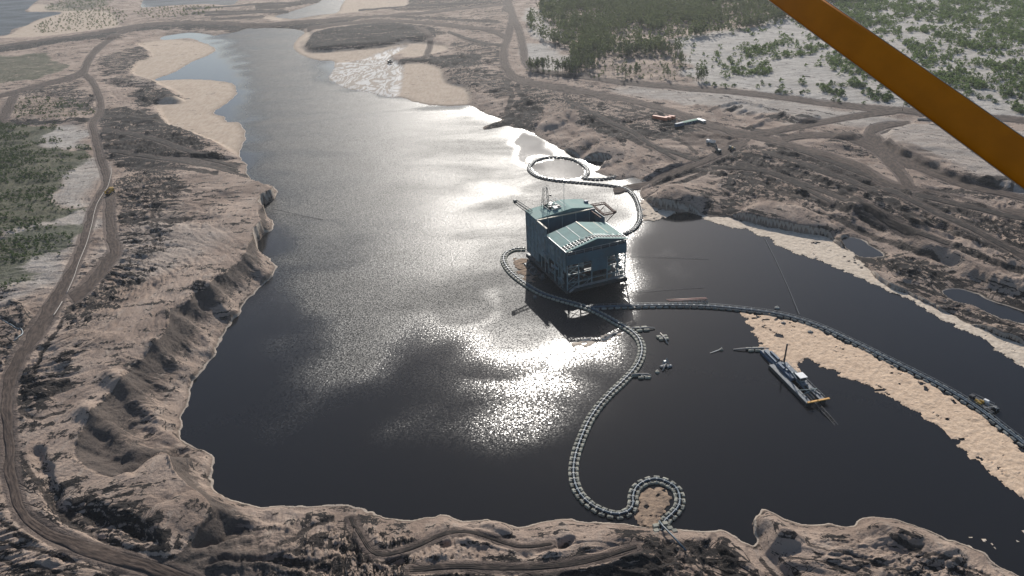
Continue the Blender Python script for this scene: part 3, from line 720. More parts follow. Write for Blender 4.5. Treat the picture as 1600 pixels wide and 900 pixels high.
# ---------------------------------------------------------------- water
def build_water():
    m = mat('pond_water', (.012,.012,.013), .1, spec=WSPEC); q = NT(m)
    q.b.inputs['IOR'].default_value = 1.333
    w = q.attr('wind'); p = q.pos(); p2 = q.pos((.45, 1, 1), -.5)
    st = q.noise(p2, .022, 4., .6, .5)
    g = q.math('MULTIPLY', w, q.math('MULTIPLY_ADD', q.step(st, .3, .7), .34, .74))
    # wavelets: a field of random facet slopes, strong where the wind ruffles the pond
    nz = q.node('ShaderNodeTexNoise'); q.l.new(p, nz.inputs['Vector']); nz.inputs['Scale'].default_value = 1.4; nz.inputs['Detail'].default_value = 3.; nz.inputs['Roughness'].default_value = .7
    sv = q.node('ShaderNodeSeparateXYZ'); q.l.new(nz.outputs['Color'], sv.inputs[0])
    k = q.math('MULTIPLY_ADD', g, WAVE, .012)
    cv = q.node('ShaderNodeCombineXYZ')
    for i in (0, 1): q.put(q.math('MULTIPLY', q.math('SUBTRACT', sv.outputs[i], .5), k), cv.inputs[i])
    cv.inputs[2].default_value = 1.
    nv = q.node('ShaderNodeVectorMath', operation='NORMALIZE'); q.l.new(cv.outputs[0], nv.inputs[0])
    q.l.new(nv.outputs[0], q.b.inputs['Normal'])
    q.l.new(q.math('MULTIPLY_ADD', g, WROUGH, .07), q.b.inputs['Roughness'])
    cols = np.concatenate([[-2500, -1200, -500], np.arange(-100, 1720, 2.6), [2000, 2600, 4000]])
    rows = np.concatenate([[1400, 1150, 1000], np.arange(930, -50, -2.2), np.linspace(-54, -150, 20)])
    gx, gy = np.meshgrid(cols, rows); x, y = at_level(gx, gy, 0.)
    xf, yf = x.ravel(), y.ravel()
    jx = xf + (vn(xf, yf, 25, 101)-.5)*24; jy = yf + (vn(xf, yf, 25, 102)-.5)*40
    BANDS = [([(330,40),(480,40),(520,120),(640,160),(760,170),(860,225),(960,280),(1010,300),(1000,350),(960,420),(980,500),(985,545),(940,555),(880,580),(866,640),(830,655),(790,684),(740,670),(690,660),(650,655),(690,600),(720,560),(680,540),(620,580),(520,610),(425,645),(455,595),(480,545),(440,500),(400,440),(415,370),(380,240),(385,120)], 1.0),
             ([(-400,80),(100,60),(60,-60),(-400,-60)], .8), ([(220,12),(370,12),(390,-30),(220,-30)], .8), ([(420,32),(540,30),(560,-40),(420,-30)], .8)]
    wind = np.full(x.size, .03)
    for P, v in BANDS:
        wind = np.maximum(wind, v*sstep(26, -40, sdf(jx, jy, W(P, 0., 3), 60)))
    wind *= 1-.5*sstep(at(700, 505)[1], at(700, 575)[1], yf)*sstep(at(600, 560)[0], at(700, 560)[0], xf)
    core = W([(735,165),(860,222),(1010,300),(1000,360),(985,545),(930,560),(870,600),(800,640),(740,640),(700,600),(560,600),(420,650),(520,560),(640,480),(740,400),(760,300),(690,230)], 0., 3)
    wind = np.minimum(wind, .86 + .14*sstep(30, -30, sdf(jx, jy, core, 70)))
    # slick lanes inside the ruffled water
    for P, w_, v in (([(520,345),(600,350),(700,320),(760,300)], 20, .2), ([(560,600),(640,545),(720,500),(790,470)], 9, .2), ([(760,590),(800,560),(840,560)], 16, .6), ([(420,440),(520,400),(620,370)], 40, .25)):
        wind *= 1-v*sstep(w_*1.2, w_*.2, segdist(jx, jy, W(P, 0., 3, False), False, w_*1.3))
    ex, ey = at(1045, 412, 0.)
    wind = np.maximum(wind,   .13*sstep(16, 4, np.hypot(jx-ex, (jy-ey)*.6))*(vn(xf, yf, 6, 111)>.45))
    ro, _ = None, None
    ring = W([(830,262),(840,254),(875,248),(905,256),(914,268),(908,277),(880,281),(845,276)], 0., 3)
    wind = np.where(inside(xf, yf, ring), .05, wind)
    calm = W([(800,238),(835,208),(890,243),(900,247),(840,252),(826,268),(800,262)], 0., 3)
    wind *= 1-.9*sstep(6, -6, sdf(jx, jy, calm, 20))
    o = np_mesh('water', np.stack([xf, yf, np.zeros_like(xf)], 1), gridfaces(*x.shape), m, 'structure')
    setattr_f(o.data, 'wind', wind)
# ---------------------------------------------------------------- mesh collecting
class MB:
    """collects boxes, bars, tubes and sheets; build() links them as ONE mesh object"""
    def __init__(s): s.v = []; s.f = []
    def add(s, vs, fs):
        k = len(s.v); s.v += [tuple(v) for v in vs]; s.f += [tuple(k+i for i in f) for f in fs]; return s
    def hexa(s, p):  # 8 corners: bottom ring, top ring
        return s.add(p, [(3,2,1,0),(4,5,6,7),(0,1,5,4),(1,2,6,5),(2,3,7,6),(3,0,4,7)])
    def box(s, c, d, bev=0.):
        x, y, z = c; a, b, h = d[0]/2, d[1]/2, d[2]/2
        if bev <= 0:
            return s.hexa([(x-a,y-b,z-h),(x+a,y-b,z-h),(x+a,y+b,z-h),(x-a,y+b,z-h),(x-a,y-b,z+h),(x+a,y-b,z+h),(x+a,y+b,z+h),(x-a,y+b,z+h)])
        def ring(o, zz): return [(x-a+o,y-b,zz),(x+a-o,y-b,zz),(x+a,y-b+o,zz),(x+a,y+b-o,zz),(x+a-o,y+b,zz),(x-a+o,y+b,zz),(x-a,y+b-o,zz),(x-a,y-b+o,zz)]
        def inn(zz): return [(x+(q[0]-x)*(1-bev/a), y+(q[1]-y)*(1-bev/b), zz) for q in ring(bev, zz)]
        R = [inn(z-h), ring(bev, z-h+bev), ring(bev, z+h-bev), inn(z+h)]
        vs = sum(R, []); fs = [tuple(range(7, -1, -1)), tuple(range(24, 32))]
        for r in range(3):
            for i in range(8): fs.append((r*8+i, r*8+(i+1) % 8, r*8+8+(i+1) % 8, r*8+8+i))
        return s.add(vs, fs)
    def bar(s, a, b, w, h=None):
        a = Vector(a); b = Vector(b); h = h or w; d = (b-a)
        if d.length < 1e-6: return s
        d.normalize(); u = d.cross(Vector((0,0,1)))
        if u.length < 1e-3: u = Vector((1,0,0))
        u.normalize(); v = u.cross(d); u *= w/2; v *= h/2
        return s.hexa([a-u-v, a+u-v, a+u+v, a-u+v, b-u-v, b+u-v, b+u+v, b-u+v])
    def tube(s, pts, r, n=8, cap=True, flat=1.):
        P = [Vector(p) for p in pts]; rings = []
        for i, p in enumerate(P):
            t = (P[min(i+1, len(P)-1)]-P[max(i-1, 0)]).normalized(); u = t.cross(Vector((0,0,1)))
            if u.length < 1e-3: u = Vector((1,0,0))
            u.normalize(); v = u.cross(t); rr = r[i] if hasattr(r, '__len__') else r
            rings.append([p+u*rr*math.cos(2*math.pi*k/n)+v*rr*flat*math.sin(2*math.pi*k/n) for k in range(n)])
        vs = sum(rings, []); fs = []
        for i in range(len(P)-1):
            for k in range(n): fs.append((i*n+k, i*n+(k+1) % n, i*n+n+(k+1) % n, i*n+n+k))
        if cap: fs += [tuple(range(n-1, -1, -1)), tuple(range((len(P)-1)*n, len(P)*n))]
        return s.add(vs, fs)
    def quad(s, a, b, c, d): return s.add([a, b, c, d], [(0,1,2,3)])
    def slab(s, a, b, c, d, t):
        """quad given thickness t along its normal"""
        A, B, C_, D = map(Vector, (a, b, c, d)); n = (B-A).cross(D-A).normalized()*t
        return s.hexa([A-n, B-n, C_-n, D-n, A, B, C_, D])
    def build(s, name, m, parent=None, smooth_=False):
        me = bpy.data.meshes.new(name); me.from_pydata(s.v, [], s.f); me.update()
        if smooth_:
            me.polygons.foreach_set('use_smooth', [True]*len(me.polygons))
        me.materials.append(m); o = bpy.data.objects.new(name, me); COL.objects.link(o)
        if parent is not None: o.parent = parent
        return o

def tag(o, label=None, cat=None, group=None, kind=None):
    for k, v in (('label', label), ('category', cat), ('group', group), ('kind', kind)):
        if v: o[k] = v
    return o

def thing(name, label, cat, loc=(0,0,0), rz=0., group=None):
    o = bpy.data.objects.new(name, None); COL.objects.link(o); o.location = loc; o.rotation_euler = (0, 0, rz)
    o.empty_display_size = .5
    return tag(o, label, cat, group)

MT = {}
def make_mats():
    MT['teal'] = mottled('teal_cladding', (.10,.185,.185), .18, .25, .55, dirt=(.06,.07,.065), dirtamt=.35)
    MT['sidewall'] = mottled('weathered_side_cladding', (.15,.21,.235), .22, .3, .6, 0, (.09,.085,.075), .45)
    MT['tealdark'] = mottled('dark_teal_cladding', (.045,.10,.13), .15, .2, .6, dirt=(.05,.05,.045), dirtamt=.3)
    MT['roof'] = corrugated('green_roof_sheet', (.19,.31,.28))
    MT['steel'] = mottled('galvanised_steel', (.30,.32,.32), .2, .5, .5, .3, (.13,.10,.08), .4)
    MT['frame'] = mottled('painted_frame_steel', (.20,.26,.27), .2, .5, .55, 0, (.14,.10,.07), .4)
    MT['dim'] = mottled('shed_machinery', (.07,.085,.09), .35, .4, .6, 0, (.09,.06,.04), .5)
    MT['cream'] = mottled('cream_trim', (.55,.47,.33), .12, .8, .6, 0, (.35,.25,.15), .4)
    MT['rust'] = mottled('rusty_steel', (.13,.055,.035), .35, .9, .8, 0, (.05,.03,.025), .5)
    MT['hull'] = mottled('hull_paint', (.035,.04,.042), .3, .4, .6, 0, (.10,.06,.04), .4)
    MT['float'] = varied('pale_pontoon_plastic', (.31,.30,.24), .15, .6, .8, 0, (.26,.23,.17), .5)
    MT['pipe'] = mottled('blue_grey_pipe', (.045,.075,.10), .25, .5, .5, 0, (.09,.085,.075), .45)
    MT['blue'] = mottled('blue_deck_paint', (.028,.07,.13), .25, .6, .5, 0, (.10,.085,.07), .4)
    MT['deck'] = mottled('grey_deck', (.19,.20,.21), .3, .6, .7, 0, (.13,.11,.09), .45)
    MT['white'] = mottled('white_paint', (.72,.71,.69), .08, .8, .5, 0, (.4,.36,.3), .35)
    MT['black'] = mottled('black_steel', (.018,.018,.02), .3, .8, .5)
    MT['yellow'] = mottled('yellow_machine_paint', (.42,.25,.03), .15, .9, .5, 0, (.25,.17,.09), .4)
    MT['amber'] = mottled('orange_beam_paint', (.62,.30,.04), .12, .9, .5)
    MT['orange'] = mottled('orange_container_paint', (.50,.17,.085), .12, .5, .6, 0, (.24,.10,.06), .4)
    MT['bluebox'] = mottled('blue_container_paint', (.05,.10,.17), .15, .5, .6, 0, (.09,.09,.09), .3)
    MT['greenroof'] = mottled('pale_green_roof', (.28,.42,.30), .12, .5, .55)
    MT['glass'] = mat('dark_window_glass', (.02,.025,.03), .08)
    MT['pinkpipe'] = mottled('faded_pink_pipe', (.45,.27,.21), .2, .8, .6, 0, (.28,.2,.15), .4)
    MT['rubber'] = mat('tyre_rubber', (.015,.015,.015), .9)
    MT['wood'] = mottled('pole_timber', (.09,.07,.055), .2, 1.5, .85)
    MT['cable'] = mat('wet_wire_rope', (.10,.105,.11), .6)
    MT['palepipe'] = mottled('pale_poly_pipe', (.36,.32,.28), .1, .5, .6)

def varied(*a, **k):
    m = mottled(*a, **k); q = NT(m); src = q.b.inputs['Base Color'].links[0].from_socket
    oi = q.node('ShaderNodeObjectInfo'); hs = q.node('ShaderNodeHueSaturation'); q.l.new(q.math('MULTIPLY_ADD', oi.outputs['Random'], .55, .62), hs.inputs['Value']); q.l.new(src, hs.inputs['Color']); q.l.new(hs.outputs[0], q.b.inputs['Base Color']); return m

def corrugated(name, col):
    m = mottled(name, col, .12, .18, .8, 0., tuple(v*.6 for v in col), .35); q = NT(m)
    tc = q.node('ShaderNodeTexCoord'); wv = q.node('ShaderNodeTexWave'); q.l.new(tc.outputs['Object'], wv.inputs[0])
    wv.bands_direction = 'Y'; wv.inputs['Scale'].default_value = .9
    q.l.new(q.bump(wv.outputs['Fac'], .06, .6), q.b.inputs['Normal'])
    return m
# ---------------------------------------------------------------- the floating separation plant
def build_plant():
    ax, ay = map(float, at(886, 458)); bx, by = map(float, at(979, 436))
    th = rad(21.2); WID = 36.8           # local x along the front, y to the back
    R = thing('processing_plant', 'teal floating separation plant with green gabled roof on open steel columns', 'processing plant', (ax, ay, 0), th)
    D1, D2, D3 = 25., 37., 54.       # front shed, open bay, rear block
    E1, RG = 25.2, 29.4              # eave and ridge of the front shed
    E2, R2 = 29.5, 32.0              # rear block
    S, T = MT['frame'], MT['teal']
    MB().box((WID/2, D3/2, .3), (WID+1.6, D3+2, 1.6), .25).build('pontoon_hull', MT['hull'], R)
    MB().box((WID/2, D3/2, 1.25), (WID+.6, D3+1, .22)).build('main_deck', MT['dim'], R)
    # columns
    xs = [.5, WID*.2, WID*.42, WID*.68, WID*.85, WID-.4]
    for x in xs:
        MB().bar((x, .35, 1.3), (x, .35, 17.2), .55).build('column', S, R)
    for y in (8., 16., 24., 34., 42., 49.5):
        MB().bar((.35, y, 1.3), (.35, y, 13.), .5).build('column', S, R)
        MB().bar((WID-.35, y, 1.3), (WID-.35, y, 14.), .5).build('column', S, R)
    # bracing of the front bays
    def brace(p, q, w, h=None): MB().bar(p, q, w, h).build('brace', S, R)
    for i in range(len(xs)-1):
        a, b = xs[i], xs[i+1]
        for z in (5.6, 10.6, 15.0): MB().bar((a, .35, z), (b, .35, z), .3, .4).build('girt', S, R)
        if i in (0, 4):
            for z0, z1 in ((1.4, 5.5), (5.7, 10.5), (10.7, 15.)):
                brace((a, .35, z0), (b, .35, z1), .22); brace((a, .4, z1), (b, .4, z0), .22)
        elif i == 1:
            brace((a, .35, 1.4), (b, .35, 5.5), .26); brace((a, .35, 15), ((a+b)/2, .35, 16.8), .26); brace((b, .35, 15), ((a+b)/2, .35, 16.8), .26); brace((a, .38, 10.5), (b, .38, 5.8), .2)
        elif i == 3: brace((a, .35, 12.2), (b, .35, 13.4), .3); brace((a, .35, 1.4), (b, .35, 5.5), .22)
    # walkway along the foot of the front with its rail
    m = MB().box((WID*.56, -1.1, 3.0), (WID*.9, 1.8, .18))
    m.build('walkway', MT['steel'], R)
    m = MB()
    for x in np.linspace(WID*.12, WID, 14): m.bar((x, -1.9, 3.05), (x, -1.9, 4.2), .08)
    m.bar((WID*.12, -1.9, 4.2), (WID, -1.9, 4.2), .12); m.bar((WID*.12, -1.9, 3.65), (WID, -1.9, 3.65), .07)
    m.build('handrail', MT['steel'], R)
    m = MB().slab((WID*.02, -1.9, .9), (WID*.12, -1.9, 3.), (WID*.12, -.3, 3.), (WID*.02, -.3, .9), .15)
    m.build('stairway', MT['steel'], R)
    # machinery on the decks: tanks, spirals, pipes, chutes
    rr = random.Random(4)
    for z in (5.9, 10.8):
        MB().box((WID/2, 12.5, z), (WID-1.6, 22, .25)).build('inner_deck', MT['dim'], R)
    for k in range(16):
        x = rr.uniform(3, WID-3); y = rr.uniform(2.2, 9); z = rr.choice([1.4, 6.05, 10.95]); h = rr.uniform(2.2, 4.0); r = rr.uniform(.7, 1.5)
        MB().tube([(x, y, z), (x, y, z+h*.3), (x, y, z+h), (x, y, z+h+.3)], [r*.55, r, r, r*.5], 12).build('tank', rr.choice([MT['dim'], MT['steel'], MT['teal'], MT['frame']]), R, True)
    for k in range(9):
        z = rr.uniform(3, 15); y = rr.uniform(1.5, 5); x0 = rr.uniform(2, WID*.5); x1 = x0+rr.uniform(6, 16)
        MB().tube([(x0, y, z), (x0+1, y, z+.4), (x1, y, z+.4), (x1, y, z-2)], .28, 8).build('process_pipe', rr.choice([MT['steel'], MT['rust'], MT['pipe']]), R, True)
    # pale bins at the open right end
    for k, (x, y, z) in enumerate(((WID-3., 3., 11.), (WID-4.2, 2.6, 7.5), (WID-2.4, 2.2, 7.2), (WID-3.2, 5, 13.2), (WID-2., 1.2, 4.2))):
        MB().box((x, y, z), (1.9, 1.8, 1.9), .3).build('hopper', MT['steel'] if k != 4 else MT['cream'], R)
    # cladding of the front
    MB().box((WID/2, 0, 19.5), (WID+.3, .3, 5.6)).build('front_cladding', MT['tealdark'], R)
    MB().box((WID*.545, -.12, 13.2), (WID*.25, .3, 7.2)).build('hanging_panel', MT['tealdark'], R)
    # open gallery with railing above the cladding band, gable wall set back behind it
    gw = MB()
    P = [(.2, 3.2, 22.), (WID-.2, 3.2, 22.), (WID-.2, 3.2, E1-.3), (WID/2, 3.2, RG-.5), (.2, 3.2, E1-.3)]
    gw.add(P + [(x, y+.3, z) for x, y, z in P], [(0,1,2,3,4), (9,8,7,6,5), (0,5,6,1), (1,6,7,2), (2,7,8,3), (3,8,9,4), (4,9,5,0)])
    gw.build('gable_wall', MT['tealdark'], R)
    MB().box((WID/2, 1.6, 22.1), (WID-.2, 3.1, .2)).build('gallery_floor', MT['dim'], R)
    m = MB()
    for i, x in enumerate(np.linspace(.3, WID-.3, 8)): m.bar((x, -.02, 22.2), (x, -.02, 24.4), .26)
    m.bar((.2, -.02, 24.4), (WID-.2, -.02, 24.4), .3); m.bar((.2, -.02, 23.3), (WID-.2, -.02, 23.3), .12)
    m.build('gallery_railing', MT['steel'], R)
    # roof of the front shed: two sheeted slopes, front strip stripped to the purlins
    y0, y1 = 6.2, D1
    def rz(x): return RG-(RG-E1)*abs(x-WID/2)/(WID/2+.6)
    for side in (0, 1):
        xa, xb = (-.6, WID/2) if side == 0 else (WID+.6, WID/2)
        f0 = y0 if side == 0 else y0-1.4
        a, b, c, d = (xa, f0, rz(xa)), (xb, f0-.6, rz(xb)), (xb, y1, rz(xb)), (xa, y1, rz(xa))
        m = MB(); m.slab(*( (a, b, c, d) if side == 0 else (d, c, b, a)), .22)
        r = m.build('roof_sheeting', MT['roof'], R)
        q = MB()
        for k in ((.33, .66) if side == 0 else (.42,)):
            x = xa+(xb-xa)*k; q.bar((x, f0-.3, rz(x)+.06), (x, y1, rz(x)+.06), .3, .12)
        q.build('roof_seam', MT['cream'] if side else MT['frame'], r)
        MB().bar((xa, -.8, rz(xa)-.1), (xa, y1, rz(xa)-.1), .35, .4).build('gutter', MT['steel'], R)
    MB().bar((WID/2, y0-.8, RG+.12), (WID/2, y1, RG+.12), .7, .16).build('ridge_cap', MT['cream'], R)
    fasc = MB()
    for xa, xb in ((-.6, WID/2), (WID/2, WID+.6)):
        fasc.slab((xa, -.9, rz(xa)+.05), (xb, -.9, rz(xb)+.05), (xb, .9, rz(xb)+.05), (xa, .9, rz(xa)+.05), .25)
    fasc.build('roof_fascia', MT['roof'], R)
    for x in np.linspace(-.4, WID+.4, 21): MB().bar((x, .6, rz(x)-.12), (x, y0+.3, rz(x)-.12), .32, .3).build('rafter', MT['steel'], R)
    for y in (2.2, 4.0):
        for x in (-.6, WID+.6): MB().bar((x, y, rz(x)+.1), (WID/2, y, RG+.1), .3, .22).build('purlin', MT['steel'], R)
    # loose sheets curled back at the torn edge
    for k, (x, w) in enumerate(((WID*.34, 3.2), (WID*.42, 2.4), (WID*.47, 2.), (WID*.78, 2.6), (WID*.9, 2.))):
        z = rz(x); m = MB().slab((x-w/2, y0-2.0, z+.15), (x+w/2, y0-1.6, z+.5), (x+w/2, y0+.6, z+.32), (x-w/2, y0+.4, z+.32), .08); m.build('loose_sheet', MT['roof'], R)
    # side walls
    for x, zlo in ((0., 12.2), (WID, 15.)):
        m = MB().box((x, D1/2+.5, (E1+zlo)/2-.2), (.28, D1-1., E1-zlo-.6)); m.build('side_wall', MT['sidewall'], R)
        m = MB().box((x, (D1+D2)/2, (E2-1+9.)/2), (.28, D2-D1, E2-10.)); m.build('side_wall', MT['sidewall'], R)
        m = MB().box((x, (D2+D3)/2, (E2+3.)/2), (.3, D3-D2, E2-3.)); m.build('side_wall', MT['sidewall'], R)
    for y in np.linspace(1.5, D1-.5, 6): MB().bar((-.32, y, 12), (-.32, y, E1-.4), .4).build('column', S, R)
    for y in np.linspace(D2+1, D3-.5, 4): MB().bar((-.32, y, 3), (-.32, y, E2-.4), .4).build('column', S, R)
    for z in (14., 19., 23.5): MB().bar((-.3, 1, z), (-.3, D1-.5, z), .22, .3).build('girt', S, R)
    for z in (9., 15., 21., 27.): MB().bar((-.3, D2, z), (-.3, D3-.3, z), .22, .3).build('girt', S, R)
    rw = random.Random(8)
    for k in range(11):
        y = rw.uniform(2, 34); z = rw.choice([5.5, 9, 14.5, 17.5, 20.5]); w = rw.uniform(1.6, 3.6); h = rw.uniform(1.6, 3.)
        MB().box((-.22, y, z), (.16, w, h)).build('wall_panel', MT['frame'] if k % 3 else MT['steel'], R)
    for y in (4.5, 9., 14., 27.):
        MB().bar((-.5, y, 1.3), (-.5, y, 23.), .45).build('downpipe', MT['frame'] if y != 27. else MT['steel'], R)
    for k, (y, z) in enumerate(((6., 6.), (12., 10.8), (18., 6.), (25., 14.))):
        m = MB().box((-1.0, y, z), (1.6, 6.5, .16)); m.bar((-1.75, y-3.2, z+1.1), (-1.75, y+3.2, z+1.1), .09)
        for yy in (y-3.2, y, y+3.2): m.bar((-1.75, yy, z), (-1.75, yy, z+1.1), .08)
        m.build('side_gallery', MT['frame'], R)
    MB().slab((-1.7, 18.5, 6.1), (-1.7, 12.5, 10.8), (-.5, 12.5, 10.8), (-.5, 18.5, 6.1), .15).build('stairway', MT['steel'], R)
    MB().slab((-1.7, 6, 1.4), (-1.7, 1.5, 6.), (-.5, 1.5, 6.), (-.5, 6, 1.4), .15).build('stairway', MT['steel'], R)
    # open bay between the two roofs
    MB().box((WID/2, (D1+D2)/2, 20.), (WID-.8, D2-D1-.4, .3)).build('bay_floor', MT['dim'], R)
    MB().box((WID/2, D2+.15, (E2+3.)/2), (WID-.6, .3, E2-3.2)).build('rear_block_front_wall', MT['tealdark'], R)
    for x in np.linspace(WID*.18, WID*.9, 4): MB().bar((x, D2-.15, 14), (x, D2-.15, E2-.3), .5, .3).build('wall_post', MT['frame'], R)
    MB().box((0, (D1+D2)/2, E2-1+.55), (1.0, D2-D1+.6, .5)).build('parapet', MT['cream'], R)
    m = MB().box((WID*.46, D2-.1, E2+.2), (WID*.88, .9, .45)); m.build('parapet', MT['cream'], R)
    MB().box((WID*.93, (D1+D2)/2+1, E2-.8), (.7, D2-D1+3, .5)).build('crane_rail', MT['rust'], R)
    # rear block roof
    def rz2(x): return R2-(R2-E2-.2)*abs(x-WID*.62)/(WID*.62 if x < WID*.62 else WID*.38)
    m = MB(); m.slab((-.5, D2+1.6, rz2(-.5)), (WID*.62, D2+1.6, R2), (WID*.62, D3, R2), (-.5, D3, rz2(-.5)), .22); m.build('rear_roof_sheeting', MT['roof'], R)
    m = MB(); m.slab((WID*.62, D2+1.6, R2), (WID+.4, D2+1.6, rz2(WID)), (WID+.4, D3, rz2(WID)), (WID*.62, D3, R2), .22); m.build('rear_roof_sheeting', MT['roof'], R)
    m = MB(); m.add([(-.3, D2+1.7, E2-.4), (WID+.3, D2+1.7, E2-.4), (WID+.3, D2+1.7, rz2(WID)-.25), (WID*.62, D2+1.7, R2-.25), (-.3, D2+1.7, rz2(0)-.25),
              (-.3, D2+2., E2-.4), (WID+.3, D2+2., E2-.4), (WID+.3, D2+2., rz2(WID)-.25), (WID*.62, D2+2., R2-.25), (-.3, D2+2., rz2(0)-.25)],
              [(0,1,2,3,4), (9,8,7,6,5), (0,5,6,1), (1,6,7,2), (2,7,8,3), (3,8,9,4), (4,9,5,0)]); m.build('rear_gable_wall', T, R)
    MB().box((WID/2, D2+.9, E2+.02), (WID-.5, 1.7, .2)).build('roof_walkway', MT['dim'], R)
    MB().box((WID/2, D3-.1, (E2+3)/2), (WID-.4, .3, E2-3.2)).build('rear_wall', MT['teal'], R)
    # clutter on the rear roof
    re = random.Random(3)
    for k in range(9):
        x = WID*re.uniform(.27, .5); y = re.uniform(D2+3, D3-2); z = rz2(x)
        MB().box((x, y, z+.75), (re.uniform(1.2, 3.4), re.uniform(1.2, 3), re.uniform(.9, 1.9)), .1).build('roof_unit', re.choice([MT['dim'], MT['frame'], MT['steel']]), R)
    m = MB()
    for x in (WID*.24, WID*.34, WID*.44, WID*.52):
        for y in (D2+2.4, D3-1.): m.bar((x, y, rz2(x)), (x, y, rz2(x)+2.4), .14)
        m.bar((x, D2+2.4, rz2(x)+2.4), (x, D3-1., rz2(x)+2.4), .16)
    for y in (D2+2.4, D3-1.): m.bar((WID*.24, y, rz2(WID*.24)+2.4), (WID*.52, y, rz2(WID*.52)+2.4), .16)
    m.build('roof_frame', MT['frame'], R)
    # lattice mast with a lamp
    mx, my, z0, z1 = WID*.30, D3-4., rz2(WID*.3), rz2(WID*.3)+12.5
    m = MB(); c = [(-2.0, -1.5), (2.0, -1.5), (2.0, 1.5), (-2.0, 1.5)]
    def cp(k, t): return (mx+c[k][0]*(1-.5*t), my+c[k][1]*(1-.5*t), z0+(z1-z0)*t)
    for k in range(4): m.bar(cp(k, 0), cp(k, 1), .24)
    for j in range(5):
        for k in (0, 1, 3): m.bar(cp(k, j/5), cp((k+1) % 4, (j+1)/5), .09)
        for k in range(4): m.bar(cp(k, (j+1)/5), cp((k+1) % 4, (j+1)/5), .12)
    lm = m.build('lattice_mast', MT['dim'], R)
    MB().bar(cp(1, .55), (mx+2.4, my-1, z0+7.4), .18).box((mx+2.8, my-1, z0+7.4), (1.1, 1.0, .9), .15).build('mast_lamp', MT['black'], lm)
    MB().tube([(WID*.64, D3-3, R2), (WID*.64, D3-3, R2+5), (WID*.64, D3-3, R2+10.5)], [.16, .12, .07], 6).box((WID*.64, D3-3, R2+10.4), (.7, .5, .5)).build('antenna_pole', MT['frame'], R)
    # boom leaning out over the rear left corner
    m = MB(); a0 = Vector((1.5, D3-5, E2)); a1 = Vector((-5.6, D3+2.5, E2+6.0)); u = Vector((.95, .8, 0)); w = Vector((0, 0, 1.1))
    for s1 in (-1, 1):
        for s2 in (-1, 1): m.bar(a0+u*s1+w*s2, a1+u*s1*.8+w*s2*.7, .28)
    for j in range(6):
        p, q = a0.lerp(a1, j/6), a0.lerp(a1, (j+1)/6)
        for s2 in (-1, 1): m.bar(p+u+w*s2, q-u+w*s2, .14)
        for s1 in (-1, 1): m.bar(p+u*s1+w, q+u*s1-w, .14)
    m.box(a1, (1.8, 1.8, 2.0), .2)
    m.build('crane_boom', MT['dim'], R)
    # rusty loading frame reaching out past the right wall
    zc = E2-3.0
    for p, q in (((WID-3, D2+9, zc+1.2), (WID+10.5, D2+7.5, zc+1.2)), ((WID+10.5, D2+7.5, zc+1.2), (WID+10.5, D2-5.5, zc)), ((WID+10.5, D2-5.5, zc), (WID-1, D2-4.5, zc)), ((WID+3., D2+8.4, zc+1), (WID+3, D2-5, zc))):
        m = MB(); p = Vector(p); q = Vector(q); m.bar(p, q, .7, .7); m.bar(p+Vector((0,0,1.2)), q+Vector((0,0,1.2)), .35)
        for j in range(6): m.bar(p.lerp(q, j/6), p.lerp(q, (j+.5)/6)+Vector((0,0,1.2)), .12); m.bar(p.lerp(q, (j+.5)/6)+Vector((0,0,1.2)), p.lerp(q, (j+1)/6), .12)
        m.build('loading_beam', MT['rust'], R)
    MB().box((WID-.6, D2+10., zc+3.4), (2.2, 2.2, 2.6), .15).build('control_box', MT['bluebox'], R)
    MB().box((WID+10.5, D2-5.5, zc+.8), (1.4, 1.4, 1.4), .15).build('beam_trolley', MT['rust'], R)
    for p in ((WID+10.3, D2+7.3), (WID+10.3, D2-5.3)):
        MB().bar((p[0]-9.6, p[1], zc-8), (p[0], p[1], zc-.2), .35).build('beam_strut', MT['rust'], R)
    # moored work pontoons along the left side
    for k, (y, l, w) in enumerate(((31, 9, 5), (40, 7, 4), (22, 5, 3))):
        p = MB().box((-3.2-w/2, y, .45), (w, l, 1.3), .2).build('side_pontoon', MT['hull'], R)
        q = MB()
        for j in range(4): q.box((-3.2-w/2+re.uniform(-1, 1), y+re.uniform(-l/3, l/3), 1.6), (re.uniform(.8, 1.8), re.uniform(.8, 2), re.uniform(.7, 1.8)), .1)
        q.build('deck_load', MT['dim'], p)
    return R
# ---------------------------------------------------------------- things on the water
def resample(pts, step, z=0., n=6):
    p = W(pts, z, n, False); s = np.r_[0, np.cumsum(np.hypot(*np.diff(p, axis=0).T))]
    k = max(2, int(round(s[-1]/step))+1); t = np.linspace(0, s[-1], k)
    q = np.stack([np.interp(t, s, p[:, 0]), np.interp(t, s, p[:, 1])], 1)
    return q

